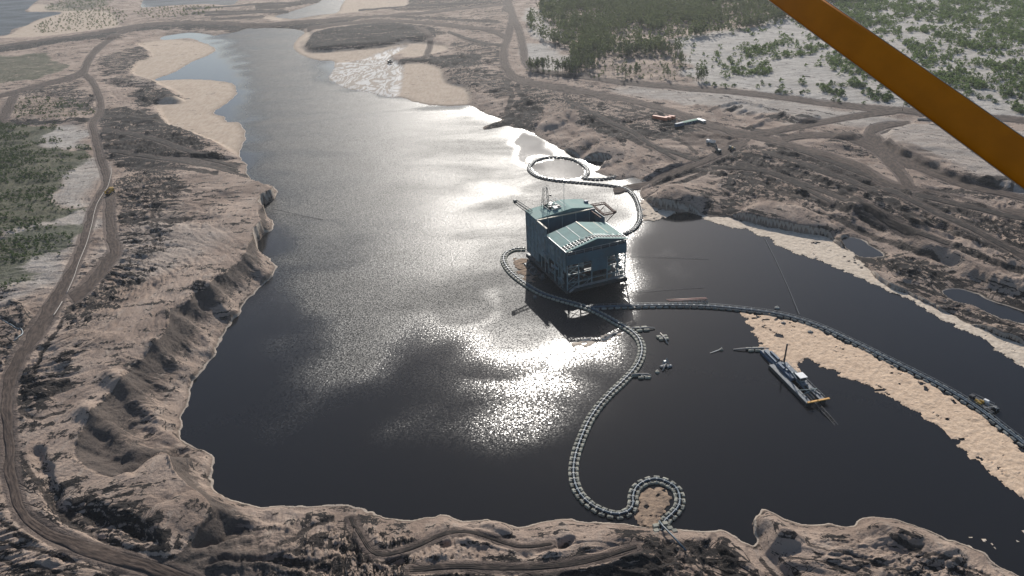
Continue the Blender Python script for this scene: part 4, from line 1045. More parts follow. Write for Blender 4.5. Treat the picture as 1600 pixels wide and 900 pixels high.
def pipeline(label, pts, pitch, gap, size, mfloat, posts=0, npipes=1, r=.36):
    q = resample(pts, pitch); c = q.mean(0)
    R = thing('floating_pipeline', label, 'floating pipeline', (c[0], c[1], 0))
    t = np.gradient(q, axis=0); t /= np.linalg.norm(t, axis=1)[:, None]; nrm = np.stack([-t[:, 1], t[:, 0]], 1)
    fine = resample(pts, pitch/3); tf = np.gradient(fine, axis=0); tf /= np.linalg.norm(tf, axis=1)[:, None]; nf = np.stack([-tf[:, 1], tf[:, 0]], 1)
    for k in range(npipes):
        off = (k-(npipes-1)/2)*r*2.5
        MB().tube([(x+n[0]*off-c[0], y+n[1]*off-c[1], 1.0) for (x, y), n in zip(fine, nf)], r, 8).build('pipe', MT['pipe'], R, True)
    proto = None; spots = []
    for i in range(len(q)):
        for s in (-1, 1):
            p = q[i]+nrm[i]*s*gap
            spots.append((float(np.hypot(p[0], p[1])), p, math.atan2(t[i, 1], t[i, 0])))
    spots.sort(key=lambda a: a[0])
    rr = random.Random(5)
    for k, (d, p, a) in enumerate(spots[:100]):
        if proto is None:
            proto = MB().box((0, 0, .35), size, .16).box((0, 0, .35+size[2]/2+.03), (size[0]*.5, size[1]*.45, .1)).build('pontoon', mfloat, R); o = proto
        else:
            o = proto.copy(); COL.objects.link(o); o.parent = R
        o.location = (p[0]-c[0], p[1]-c[1], rr.uniform(-.14, .08)); o.rotation_euler = (rr.uniform(-.09, .09), rr.uniform(-.07, .07), a+rr.uniform(-.12, .12))
    if len(spots) > 100:
        m = MB()
        for d, p, a in spots[100:]:
            b = MB().box((0, 0, .35), size, .16); M = Matrix.Rotation(a, 3, 'Z')
            m.add([tuple(M @ Vector(v) + Vector((p[0]-c[0], p[1]-c[1], 0))) for v in b.v], b.f)
        tag(m.build('pontoon', mfloat, R), kind='stuff')
    # saddles that carry the pipe across each pair of pontoons: the nearest hundred as parts
    order = np.argsort(np.hypot(q[:, 0], q[:, 1])); sp = None; rest = MB()
    for k, i in enumerate(order):
        b = MB().bar((0, -gap, .95), (0, gap, .95), .22, .16).bar((0, 0, .5), (0, 0, 1.4), .5, .9); e = q[i]-c; a_ = math.atan2(t[i, 1], t[i, 0])
        if k < 100:
            if sp is None: sp = b.build('saddle_frame', MT['pipe'], R); o = sp
            else: o = sp.copy(); COL.objects.link(o); o.parent = R
            o.location = (e[0], e[1], 0); o.rotation_euler = (0, 0, a_)
        else:
            M = Matrix.Rotation(a_, 3, 'Z'); rest.add([tuple(M @ Vector(v) + Vector((e[0], e[1], 0))) for v in b.v], b.f)
    if rest.v: tag(rest.build('saddle_frame', MT['pipe'], R), kind='stuff')
    if posts:
        m = MB()
        for i in range(0, len(q)-1):
            a = q[i]+nrm[i]*gap-c; b = q[i+1]+nrm[i+1]*gap-c
            m.bar((a[0], a[1], .7), (a[0], a[1], .7+posts), .1)
            m.bar((a[0], a[1], .7+posts), (b[0], b[1], .7+posts), .07)
        m.build('handrail', MT['steel'], R)
    return R

def build_pipelines():
    MT['float2'] = varied('weathered_grey_pontoon', (.22,.23,.215), .2, .6, .85, 0, (.12,.12,.11), .5)
    MT['float3'] = mottled('backlit_dark_pontoon', (.07,.08,.085), .2, .6, .85, 0, (.07,.07,.07), .5)  # pontoon colour darkened to carry the backlit shade of the ring
    pipeline('long winding floating pipeline on pale pontoons ending in a loop at the near bank',
      [(1034,832),(1038,818),(1050,806),(1060,794),(1062,780),(1056,765),(1042,756),(1025,751),(1007,755),(994,765),(989,779),(989,791),(982,801),(966,806),(948,803),(928,794),(911,780),(900,762),(896,740),(899,715),(907,690),(919,662),(933,640),(951,619),(972,599),(990,580),(1000,563),(1003,546),(998,531),(985,518),(966,507),(945,495),(920,483),(895,475),(870,468),(845,459),(824,447),(805,433),(793,420),(787,408),(790,398),(803,391),(818,390)],
      2.9, 1.4, (2.25, 1.15, 1.05), MT['float'], 0, 1, .42)
    pipeline('straight run of floating pipeline curving past the foam to the right edge',
      [(922,482),(950,481),(980,480),(1040,479),(1100,480),(1150,484),(1200,490),(1238,498),(1280,512),(1330,535),(1380,560),(1430,585),(1480,611),(1530,642),(1570,673),(1600,696),(1650,738),(1720,800)],
      3.6, 1.35, (2.6, .9, 1.0), MT['float2'], 1.0, 2, .36)
    pipeline('dark floating pipeline ring looping behind the plant',
      [(912,279),(918,272),(917,264),(908,256),(895,250),(875,246.5),(852,247.5),(835,253),(827,261),(829,269),(841,277),(862,282),(890,285),(925,288),(955,291),(977,296),(989,305),(996,319),(1000,336),(997,350),(988,360),(972,368)],
      3.2, 1.25, (2.4, .95, 1.1), MT["float3"], 1.2, 1, .42)
    pipeline('short dark feeder pipeline running from the ring to the right bank',
      [(914,280),(935,281),(955,279),(975,275)], 3.2, 1.3, (2.4, 1.1, 1.2), MT['float3'], 1.0, 1, .45)

def build_dredge():
    (x0, y0), (x1, y1) = [tuple(map(float, at(*p))) for p in ((1193, 550), (1275, 632))]
    L = math.hypot(x1-x0, y1-y0); th = math.atan2(y1-y0, x1-x0)
    R = thing('suction_dredge', 'blue and grey suction dredge with dark spud mast beside the foam raft', 'dredge', (x0, y0, 0), th)
    # local x runs from stern to bow, y to the left bank of the hull
    a = L*.34
    MB().box((a/2, 0, .6), (a, 4.0, 1.8), .2).build('stern_hull', MT['blue'], R)
    for s in (-1, 1):
        h = MB().box((a+(L-a)/2-1.2, s*3.3, .55), (L-a+2.4, 2.7, 1.8), .25).build('side_pontoon', MT['hull'], R)
        MB().box((a+(L-a)/2-1.2, s*3.3, 1.5), (L-a+2., 2.3, .12)).build('deck', MT['deck'], h)
        m = MB()
        for x in np.linspace(a-2, L-1, 10): m.bar((x, s*4.5, 1.5), (x, s*4.5, 2.6), .07)
        m.bar((a-2, s*4.5, 2.6), (L-1, s*4.5, 2.6), .07); m.build('railing', MT['steel'], R)
    MB().box((a*.5, 0, 1.55), (a-.6, 3.6, .12)).build('stern_deck', MT['deck'], R)
    MB().box((a*.55, .9, 2.4), (a*.5, 1.2, 1.6), .15).box((a*.5, -.9, 2.1), (a*.7, .9, .9), .1).build('engine_cover', MT['blue'], R)
    MB().box((L*.47, 0, 2.2), (L*.3, 4.2, 1.4), .15).build('machinery_house', MT['blue'], R)
    MB().box((L*.40, -1.4, 3.3), (L*.12, 1.2, .9), .1).box((L*.5, .8, 3.3), (L*.1, 1.6, .9), .1).build('engine', MT['blue'], R)
    MB().box((L*.46, 2.6, 1.7), (L*.24, 1.3, .3), .05).build('walkway', MT['white'], R)
    c = MB().box((L*.66, 1.5, 3.6), (3.2, 2.6, 2.4), .2).build('control_cabin', MT['steel'], R)
    MB().box((L*.66+1.82, 1.5, 4.0), (.06, 2.5, 1.1)).box((L*.66, 3.02, 4.0), (2.8, .06, 1.0)).box((L*.66, -.02, 4.0), (2.8, .06, 1.0)).build('cabin_window', MT['glass'], c)
    MB().box((L*.66, 1.5, 5.0), (4.2, 3.6, .2), .05).build('cabin_roof', MT['white'], c)
    MB().box((L*.69, 1.4, 2.0), (4.4, 3.4, .8), .1).build('cabin_base', MT['deck'], R)
    m = MB().tube([(a+.6, 1.2, -2), (a+.6, 1.2, 6), (a+.9, 1.2, 13.5)], .36, 10); m.build('spud', MT['black'], R, True)
    m = MB().bar((a-.2, .3, 1.5), (a+.5, 1.2, 7), .2).bar((a-.2, 2.1, 1.5), (a+.5, 1.2, 7), .2); m.build('spud_frame', MT['blue'], R)
    m = MB().tube([(1., 0, 1.9), (L*.3, .2, 2.2), (L*.52, .2, 3.6), (L*.7, -.4, 2.7), (L*.95, 0, 1.4)], .33, 10); m.build('discharge_pipe', MT['pipe'], R, True)
    # ladder in the well reaching forward into the water
    m = MB()
    for s in (-1, 1): m.bar((L*.72, s*.9, 2.0), (L*1.36, s*.7, -.2), .26)
    for j in range(9):
        p = j/9; q = (j+1)/9
        A = lambda t, s: (L*(.72+.64*t), s*(.9-.2*t), 2.0-2.2*t)
        m.bar(A(p, -1), A(q, 1), .14); m.bar(A(p, 1), A(p, -1), .14)
    m.build('cutter_ladder', MT['black'], R)
    m = MB()
    for s in (-1, 1): m.bar((L*.86, s*3.0, 1.5), (L*.95, s*.7, 6.6), .28); m.bar((L*.78, s*3.0, 1.5), (L*.95, s*.7, 6.6), .2)
    m.bar((L*.95, -.8, 6.6), (L*.95, .8, 6.6), .3); m.build('gantry', MT['frame'], R)
    MB().box((L*1.0, .9, 1.9), (1.0, 10.4, .45), .08).build('bow_beam', MT['amber'], R)
    m = MB(); r = random.Random(2)
    for k in range(10): m.box((r.uniform(a, L*.95), r.choice([-1, 1])*r.uniform(2.6, 3.9), 1.9), (r.uniform(.4, 1.4), r.uniform(.4, .9), r.uniform(.4, .9)), .05)
    m.build('deck_gear', MT['deck'], R)
    m = MB()
    for k in range(7): m.box((r.uniform(L*.36, L*.62), r.uniform(-1.8, 1.8), 3.3), (r.uniform(.4, 1.2), r.uniform(.4, 1), r.uniform(.5, 1.1)), .05)
    m.build('winch', MT['steel'], R)

def raft(name, label, cat, p, rz, floats, pipe=None, fm='float', extra=None, group=None):
    x, y = map(float, at(*p)); R = thing(name, label, cat, (x, y, 0), rz, group)
    for (fx, fy, fl, fw) in floats: MB().box((fx, fy, .4), (fl, fw, 1.1), .18).build('pontoon', MT[fm], R)
    m = MB()
    for (fx, fy, fl, fw) in floats: m.bar((fx, fy, 1.0), (0, 0, 1.0), .2)
    m.build('frame', MT['pipe'], R)
    if pipe: MB().tube(pipe, .32, 8).build('pipe', MT['palepipe'], R, True)
    if extra: extra(R)
    return R

def build_rafts():
    raft('hose_raft', 'pale pontoon raft with a pipe stub above the bend of the winding pipeline', 'raft', (1003, 515), .05,
         [(-2.2, 1.3, 2.6, 1.4), (1.4, 1.4, 2.8, 1.4), (-1.6, -1.4, 3.0, 1.2), (2.0, -1.4, 3.0, 1.2)], [(-5, .6, 1.1), (-1, 0, 1.2), (3, 0, 1.1), (6.5, -.4, .4)])
    raft('hose_raft', 'pale pontoon raft touching the bend of the winding pipeline', 'raft', (1003, 589), .0,
         [(-2.6, .9, 3.0, 1.0), (.6, .9, 3.2, 1.0), (-.6, -1.2, 2.6, 1.1), (2.4, -1.2, 2.6, 1.1)], [(-4.6, .9, 1.1), (-1, .9, 1.2), (2.8, .6, 1.1), (4.2, -.2, .6)])
    raft('anchor_raft', 'cross shaped cluster of pale floats with a dark trailing hose', 'raft', (1036, 529), .1,
         [(-1.8, 1.2, 2.2, 2.0), (1.4, 1.4, 2.2, 1.8), (-1.3, -.9, 2., 1.8), (1.4, -1.0, 2., 1.8)], [(0, 4.4, .5), (0, 1, 1.2), (.4, -2, 1.1), (.6, -5.5, .3)])
    def frame(R):
        MB().bar((-1, -1, 1), (.8, .6, 4.2), .22).bar((1.4, -1, 1), (.8, .6, 4.2), .22).box((.9, 1.9, 1.2), (1.6, 1.4, 1.4), .2).build('winch_frame', MT['steel'], R)
    raft('anchor_barge', 'small grey anchor barge with a tilted winch frame', 'barge', (1040, 573), .4,
         [(-1.2, .4, 2.8, 1.4), (1.3, -.9, 2.6, 1.4), (.6, 1.6, 2., 1.4)], [(-3.2, -2.4, .4), (-1, -.6, 1.1), (.4, .4, 1.3)], 'deck', frame)
    raft('hose_raft', 'three pale floats carrying the short hose at the dredge stern', 'raft', (1178, 547), -.05,
         [(-2.4, .9, 2.6, 1.0), (.8, 1.0, 2.8, 1.0), (3.6, .8, 2.4, 1.0), (-1.6, -1.1, 2.6, 1.0), (1.6, -1.1, 2.8, 1.0)], [(-9.5, .5, .3), (-5, .2, .9), (0, 0, 1.1), (4.4, 0, 1.1), (6.6, -1.2, 1.5)])
    def buoy(label, p, r, mm, cat='buoy', name='mooring_buoy'):
        x, y = map(float, at(*p)); R = thing(name, label, cat, (x, y, 0))
        MB().tube([(0,0,-.4), (0,0,-.2), (0,0,.5), (0,0,.8)], [r*.6, r, r, r*.5], 10).build('float_body', MT[mm], R, True)
        MB().bar((0,0,.7), (0,0,1.5), .14).bar((-.3,0,1.5), (.3,0,1.5), .12).build('lifting_eye', MT['steel'], R)
        return R
    buoy('pale buoy on the chain beside the small anchor barge', (1027, 582), 1.0, 'float')
    R = buoy('yellowish buoy with a long floating spar, alone on dark water', (1127, 547), .9, 'float')
    MB().tube([(-.6, -.2, .5), (-6.0, -2.4, .2)], .16, 6).build('spar', MT['steel'], R)
    buoy('grey drum buoy above the far bend of the pipeline', (1214, 482), 1.3, 'float2')
    buoy('grey drum buoy lodged in the foam raft near its tip', (1224, 506), 1.2, 'float3')
    buoy('dark drum buoy lodged in the foam raft below the pipeline', (1266, 520), 1.4, 'float3')
    # dark marker post left of the plant
    x, y = map(float, at(836, 471)); R = thing('marker_post', 'dark mooring post standing in the glare beside the pipeline', 'post', (x, y, 0))
    MB().tube([(0,0,-1), (0,0,2.4)], .35, 10).build('post', MT['black'], R, True); MB().box((0, 0, 2.7), (1.7, 1.4, 1.5), .2).build('post_head', MT['dim'], R)
    # pipe raft
    x, y = map(float, at(1074, 474)); R = thing('pipe_raft', 'long raft of faded pink pipes moored along the straight pipeline', 'raft', (x, y, 0), .0)
    for k in range(4): MB().tube([(-10.6+.3*k, 2.6-k*.62, 1.3+.28*(k % 2)), (0, 2.6-k*.62, 1.25+.28*(k % 2)), (10.2+.2*k, 2.6-k*.62, 1.3+.28*(k % 2))], .34, 8).build('stacked_pipe', MT['pinkpipe'], R, True)
    for k in range(8): MB().box((-9.4+k*2.7, -.6, .4), (2.3, 1.3, 1.0), .16).build('pontoon', MT['float2'], R)
    m = MB()
    for k in range(9): m.bar((-9.8+k*2.4, -1.4, .95), (-9.8+k*2.4, 3., .95), .25)
    m.build('cross_frame', MT['rust'], R)
    # work barge at the right
    (x0, y0), (x1, y1) = [tuple(map(float, at(*p))) for p in ((1511, 624), (1555, 646))]
    L = math.hypot(x1-x0, y1-y0); th = math.atan2(y1-y0, x1-x0)
    R = thing('work_barge', 'black work barge with yellow winches moored against the right pipeline', 'barge', (x0, y0, 0), th)
    for s in (-1, 1): MB().box((L/2, s*2.0+.4, .5), (L, 1.9, 1.5), .2).build('hull', MT['black'], R)
    MB().box((L*.45, .4, 1.3), (L*.8, 4.6, .16)).build('deck', MT['hull'], R)
    MB().box((L*.12, .6, 2.1), (1.8, 2.0, 1.4), .12).build('engine_box', MT['black'], R)
    for k, (fx, fy) in enumerate(((.34, -.2), (.46, .9), (.44, -.9))):
        MB().tube([(L*fx-.8, fy, 1.9), (L*fx+.8, fy, 1.9)], .5, 10).box((L*fx, fy, 1.55), (1.9, 1.4, .3)).build('winch', MT['yellow'], R)
    MB().box((L*.56, 1.8, 2.2), (2.0, 1.2, 1.5), .1).build('cabin', MT['white'], R)
    MB().box((L*.66, .6, 1.7), (1.6, 1.0, .5), .1).box((L*.9, 1.6, 1.5), (1.8, 1., .4), .1).build('deck_plate', MT['deck'], R)
    m = MB().bar((L*.7, -1.4, 1.4), (L*.98, .4, 3.2), .22).bar((L*.7, 2.2, 1.4), (L*.98, .4, 3.2), .22).bar((L*.98, .4, 3.2), (L*1.0, .4, .8), .16); m.build('bow_frame', MT['deck'], R)
    m = MB()
    for xx in np.linspace(.4, L*.8, 7): m.bar((xx, 2.9, 1.3), (xx, 2.9, 2.3), .07)
    m.bar((.4, 2.9, 2.3), (L*.8, 2.9, 2.3), .07); m.build('railing', MT['steel'], R)

def build_cables():
    def cable(label, pts, zs, r):
        P = []
        for (px, py), z in zip(pts, zs):
            x, y = at(px, py, z); P.append((float(x), float(y), z))
        Q = []
        for a, b in zip(P[:-1], P[1:]):
            for k in range(8):
                t = k/8; Q.append((a[0]+(b[0]-a[0])*t, a[1]+(b[1]-a[1])*t, a[2]+(b[2]-a[2])*t-1.2*math.sin(math.pi*t)*(1 if min(a[2], b[2]) > 1.5 else .0)))
        Q.append(P[-1])
        tag(MB().tube(Q, r, 5).build('mooring_cable', MT['cable'], None), label, 'cable')
    cable('thin pale cable crossing the right arm of the pond to the far foam', [(1195,372),(1213,408),(1232,450),(1249,491)], [.35,.3,.3,.9], .13)
    cable('upper of the two dark cables running right from the plant', [(980,400),(1040,402),(1108,405)], [.5,.3,.25], .06)
    cable('lower of the two dark cables running right from the plant', [(980,457),(1050,452),(1100,449)], [.5,.3,.25], .06)
    cable('thin dark cable running out from the left bank spur', [(425,326),(460,334),(505,343)], [2.,.4,.3], .14)

def foam_patch(label, polys, cell, wob, holes, hgt, mm, base=.06):
    allp = [W(p, base, 3) for p in polys]
    mn = np.min([p.min(0) for p in allp], 0)-4; mx = np.max([p.max(0) for p in allp], 0)+4
    gx, gy = np.meshgrid(np.arange(mn[0], mx[0], cell), np.arange(mn[1], mx[1], cell)); x, y = gx.ravel(), gy.ravel()
    d = np.full(x.shape, 99.)
    for p in allp: d = np.minimum(d, sdf(x, y, p, 12))
    n = (vn(x, y, 5, 201)-.5)*wob + (vn(x, y, 1.8, 202)-.5)*wob*.8
    d = d+n
    crack = np.abs(vn(x+vn(x, y, 3, 207)*3, y, 6.5, 203)-.5)
    keep = (d < 0) & ~((vn(x, y, 2.6, 204) < holes) & (d > -9)) & ~((crack < .012) & (vn(x, y, 14, 205) > .55))
    z = base + hgt*(.35+.65*vn(x, y, 2.0, 206))*sstep(0, -2.0, d) + hgt*.5*np.abs(vn(x, y, .9, 208)-.5)
    # rafted plates
    z += hgt*.5*(vn(np.floor(x/1.7+vn(x, y, 3, 209)*2)*1.7, np.floor(y/1.7+vn(x, y, 3, 210)*2)*1.7, .7, 211))
    nr, nc = gx.shape; f = gridfaces(nr, nc); f = f[keep[f].sum(1) >= 3]
    used = np.unique(f); mp = np.zeros(nr*nc, int); mp[used] = np.arange(len(used))
    jx = x + (vn(x, y, .7, 212)-.5)*cell*.7; jy = y + (vn(x, y, .7, 213)-.5)*cell*.7
    z = np.where(keep, z, base)
    o = np_mesh('foam', np.stack([jx, jy, z], 1)[used], mp[f], mm, None, False)
    tag(o, label, 'foam', None, 'stuff')

def build_foam():
    def fm(name, a, b):
        m = mat(name, a, .9, spec=.2); q = NT(m); p = q.pos()
        n = q.noise(p, .5, 5., .7); v = q.node('ShaderNodeTexVoronoi'); q.l.new(p, v.inputs['Vector']); v.inputs['Scale'].default_value = .55
        c = q.mix(q.step(n, .3, .65), b, a); c = q.mix(q.math('MULTIPLY', q.step(v.outputs['Distance'], .75, 1.1), .5), c, tuple(k*.5 for k in b))
        big = q.noise(p, .09, 3.); c = q.mix(q.math('MULTIPLY', q.step(big, .55, .75), .5), c, tuple(k*.8 for k in b))
        q.l.new(c, q.b.inputs['Base Color']); q.l.new(q.bump(n, .5, .8), q.b.inputs['Normal']); return m
    tanf = fm('tan_foam', (.64,.475,.335), (.45,.32,.22)); brownf = fm('brown_foam', (.34,.24,.165), (.16,.115,.085)); palef = fm('pale_foam', (.62,.52,.41), (.42,.34,.26))
    foam_patch('broad raft of tan foam held along the underside of the right pipeline', [[(1152,487),(1200,492.5),(1238,500.5),(1282,515),(1332,538.5),(1382,564),(1432,589.5),(1480,615.5),(1530,646.5),(1570,678),(1600,702),(1650,744),(1690,800),(1690,870),(1640,830),(1603,792),(1582,768),(1545,735),(1500,697),(1442,650),(1402,630),(1360,606),(1315,588),(1290,575),(1275,566),(1257,563),(1246,570),(1254,580),(1246,588),(1234,580),(1218,568),(1200,552),(1188,540),(1181,527),(1175,511),(1164,499)]], .7, 3.6, .03, .24, tanf)
    foam_patch('long strip of tan foam lining the far right bank', [[(1096,336),(1125,338),(1180,350),(1250,363),(1292,368),(1320,388),(1350,412),(1385,440),(1440,462),(1500,494),(1560,520),(1620,546),(1760,606),(1740,650),(1640,596),(1600,573),(1572,556),(1525,525),(1491,508),(1453,488),(1401,460),(1358,441),(1323,424),(1300,416),(1266,402),(1236,392),(1192,370),(1164,359),(1120,350)]], .8, 3.6, .025, .24, palef)
    foam_patch('small pale foam patch between the ring pipeline and the sand mound', [[(1001,312),(1015,314),(1035,322),(1054,332),(1040,338),(1018,345),(1003,347),(1003,332)]], .8, 4., .1, .4, palef)
    foam_patch('brown scum caught inside the pipeline loop at the near bank', [[(1003,772),(1014,764),(1030,762),(1045,769),(1050,782),(1042,795),(1032,804),(1024,824),(1000,820),(994,806),(998,792)]], .5, 2.5, .12, .35, brownf)
    foam_patch('broken scatter of foam at the right end of the near bank', [[(1506,848),(1530,850),(1552,858),(1560,872),(1545,882),(1520,868)], [(1556,852),(1580,846),(1610,836),(1640,834),(1600,850),(1566,862)]], .4, 6., .55, .2, palef)
    foam_patch('brown scum between the plant hull and the pipeline curve', [[(800,408),(814,404),(828,412),(836,440),(822,440),(806,424)]], .7, 4., .2, .3, brownf)
    foam_patch('thin broken line of foam drifting in the glare below the plant', [[(893,538),(925,530),(958,520),(985,516),(960,527),(925,536),(898,543)]], .6, 3.5, .4, .2, palef)
# ---------------------------------------------------------------- things on land
def put(name, label, cat, px, py, rz, group=None, dz=-.05):
    x, y, z = place(px, py); return thing(name, label, cat, (x, y, z+dz), rz, group)

def container(label, px, py, rz, l, m, group):
    R = put('shipping_container', label, 'container', px, py, rz, group)
    b = MB().box((0, 0, 1.35), (l, 2.4, 2.5))
    n = int(l/.5)
    for k in range(n):
        for s in (-1, 1): b.box((-l/2+.4+k*(l-.8)/max(1, n-1), s*1.225, 1.35), (.22, .06, 2.2))
    b.build('body', MT[m], R); MB().box((0, 0, 2.64), (l-.1, 2.3, .08)).build('roof', MT[m], R)
    MB().box((l/2+.04, .6, 1.35), (.07, 1.1, 2.3)).box((l/2+.04, -.6, 1.35), (.07, 1.1, 2.3)).build('door', MT[m], R)
    m_ = MB()
    for sx in (-1, 1):
        for sy in (-1, 1): m_.box((sx*(l/2-.05), sy*1.2, 1.35), (.2, .16, 2.66))
    m_.build('corner_post', MT[m], R)

def wheel(R, x, y, r, w):
    t = MB().tube([(x, y-w/2, r), (x, y-w/2+.08, r), (x, y+w/2-.08, r), (x, y+w/2, r)], [r*.86, r, r, r*.86], 14).build('wheel', MT['rubber'], R, True)
    MB().tube([(x, y-w/2-.03, r), (x, y+w/2+.03, r)], r*.5, 10).build('rim', MT['steel'], t)

def truck(name, label, px, py, rz, body, s=1.):
    R = put(name, label, 'truck', px, py, rz)
    MB().box((0, 0, 1.15*s), (7.2*s, 1.2*s, .5*s)).build('chassis', MT['black'], R)
    for x in (2.4, -1.2, -2.7):
        for y in (-1.25, 1.25): wheel(R, x*s, y*s, .75*s, .6*s)
    c = MB().box((2.6*s, 0, 2.3*s), (2.0*s, 2.5*s, 2.0*s), .2*s).build('cab', MT[body], R)
    MB().box((3.62*s, 0, 2.7*s), (.06, 2.1*s, .9*s)).box((2.7*s, 1.26*s, 2.7*s), (1.2*s, .05, .8*s)).box((2.7*s, -1.26*s, 2.7*s), (1.2*s, .05, .8*s)).build('windscreen', MT['glass'], c)
    t = MB(); a, b = 2.7*s, 1.35*s   # open tipping tray
    t.box((-1.3*s, 0, 1.75*s), (5.0*s, 2.7*s, .25*s))
    for y in (-b, b): t.slab((-3.8*s, y, 1.8*s), (1.2*s, y, 1.8*s), (1.2*s, y*1.12, 3.4*s), (-3.8*s, y*1.12, 3.1*s), .1)
    t.slab((1.2*s, -b, 1.8*s), (1.2*s, b, 1.8*s), (1.5*s, b*1.12, 3.4*s), (1.5*s, -b*1.12, 3.4*s), .1)
    t.slab((1.3*s, -b, 3.35*s), (1.3*s, b, 3.35*s), (3.4*s, b, 3.6*s), (3.4*s, -b, 3.6*s), .12)
    t.build('tipping_tray', MT[body], R)
    m = MB()
    for k in range(3): m.tube([(-2.6*s+k*1.4*s, 0, 1.8*s), (-2.6*s+k*1.4*s, 0, 2.5*s), (-2.6*s+k*1.4*s, 0, 3.0*s)], [1.2*s, .9*s, .2*s], 10)
    m.build('sand_load', MT['rust'], R, True)
    for y in (-.9, .9): MB().box((3.66*s, y*s, 1.6*s), (.08, .35*s, .25*s)).build('headlight', MT['white'], R)

def build_site():
    g = 'orange containers in the yard'
    container('longer orange container at the left of the yard cluster', 1029, 186, -.78, 12., 'orange', g)
    for k, (px, py) in enumerate(((1037.5, 188), (1043.5, 187), (1049.5, 185.5))):
        container('short orange container, %s of the three parked side by side' % ('left', 'middle', 'right')[k], px, py, -.72, 6., 'orange', g)
    container('dark blue container with rusty lid in front of the green roof', 1061, 197, .42, 8., 'bluebox', None)
    # long shed with pale green roof and a white roofed wing
    R = put('site_shed', 'low site shed with pale green roof and a white roofed wing', 'shed', 1077, 194, .46)
    MB().box((0, 0, 1.5), (15.5, 3.4, 3.)).build('wall', MT['bluebox'], R)
    w = MB()
    for k in range(5): w.box((-6+k*3, -1.73, 1.8), (1.3, .06, 1.0))
    w.build('window', MT['glass'], R); MB().box((1.3, -1.74, 1.1), (.95, .08, 2.1)).build('door', MT['steel'], R)
    m = MB(); m.slab((-8, -2.1, 3.05), (8, -2.1, 3.05), (8, 0, 3.7), (-8, 0, 3.7), .12); m.slab((-8, 0, 3.7), (8, 0, 3.7), (8, 2.1, 3.05), (-8, 2.1, 3.05), .12)
    m.build('roof', MT['greenroof'], R)
    m = MB(); m.box((10.6, -2.5, 1.4), (3.4, 9, 2.8)); m.build('wing_wall', MT['steel'], R)
    m = MB(); m.slab((8.6, -7.4, 2.95), (12.6, -7.4, 2.95), (12.6, 2.4, 2.95), (8.6, 2.4, 2.95), .14); m.build('wing_roof', MT['white'], R)
    truck('service_truck', 'white service truck parked on the brown pad', 1110, 225, 2.5, 'white', .95)
    truck('dump_truck', 'yellow dump truck driving up the left haul road junction', 173, 303, 1.5, 'yellow', 1.15)
    # excavator
    R = put('excavator', 'dark excavator with raised boom beside the brown pad', 'excavator', 1122, 238, 2.0)
    for y in (-1.3, 1.3): MB().tube([(-2.2, y, .5), (-2., y, .95), (2., y, .95), (2.2, y, .5), (2., y, .1), (-2., y, .1), (-2.2, y, .5)], .3, 6, True).box((0, y, .5), (3.9, .6, .8), .1).build('track', MT['rubber'], R)
    MB().box((-.4, 0, 1.9), (4.0, 2.8, 1.4), .2).build('upper_body', MT['dim'], R)
    c = MB().box((1.0, .8, 2.9), (1.6, 1.2, 1.8), .15).build('cab', MT['dim'], R); MB().box((1.82, .8, 3.2), (.05, 1.0, 1.0)).build('windscreen', MT['glass'], c)
    MB().bar((1.2, -.3, 2.2), (4.2, -.3, 6.0), .55, .7).build('boom', MT['dim'], R); MB().bar((4.2, -.3, 6.0), (6.4, -.3, 3.6), .4, .5).build('dipper', MT['dim'], R)
    MB().hexa([(6.0,-.9,2.4),(7.,-.9,2.2),(7.,.3,2.2),(6.0,.3,2.4),(5.8,-.9,3.6),(6.8,-.9,3.7),(6.8,.3,3.7),(5.8,.3,3.6)]).build('bucket', MT['black'], R)
    # bulldozer
    R = put('bulldozer', 'dusty bulldozer at the right end of the windrow by the pad', 'bulldozer', 1142, 234, .5)
    for y in (-1.2, 1.2): MB().box((0, y, .6), (4.2, .7, 1.1), .3).build('track', MT['rubber'], R)
    MB().box((.7, 0, 1.6), (2.4, 1.6, 1.2), .15).build('engine_hood', MT['yellow'], R)
    c = MB().box((-1.0, 0, 2.3), (1.7, 1.9, 2.2), .15).build('cab', MT['dim'], R); MB().box((-.12, 0, 2.7), (.05, 1.5, 1.0)).build('windscreen', MT['glass'], c)
    MB().hexa([(2.6,-2.0,.1),(2.9,-2.0,.1),(2.9,2.0,.1),(2.6,2.0,.1),(2.4,-2.0,1.5),(2.6,-2.0,1.6),(2.6,2.0,1.6),(2.4,2.0,1.5)]).bar((0, 1.5, .7), (2.6, 1.5, .8), .25).bar((0, -1.5, .7), (2.6, -1.5, .8), .25).build('blade', MT['steel'], R)
    # stack of pale pipes near the top right junction
    R = put('pipe_stack', 'stack of pale pipes lying by the upper right junction', 'pipe stack', 1449, 187, -.15)
    for k, (y, z) in enumerate(((-.9, .4), (0, .4), (.9, .4), (-.45, 1.15), (.45, 1.15))): MB().tube([(-8, y, z), (8+.2*k, y, z)], .4, 8).build('stacked_pipe', MT['palepipe'], R, True)
    # outfall at the white fan
    R = put('outfall_pipe', 'dark curved outfall pipe spilling white tailings onto the fan', 'outfall pipe', 616, 97, .3)
    a = [(-6*math.cos(t)-2, 6*math.sin(t), 1.6) for t in np.linspace(-1.4, 1.4, 12)]
    MB().tube(a, 1.1, 10).build('pipe', MT['black'], R, True)
    m = MB()
    for k in (2, 6, 9): m.box((a[k][0], a[k][1], .4), (1.2, 1.2, 1.6))
    m.build('trestle', MT['rust'], R)
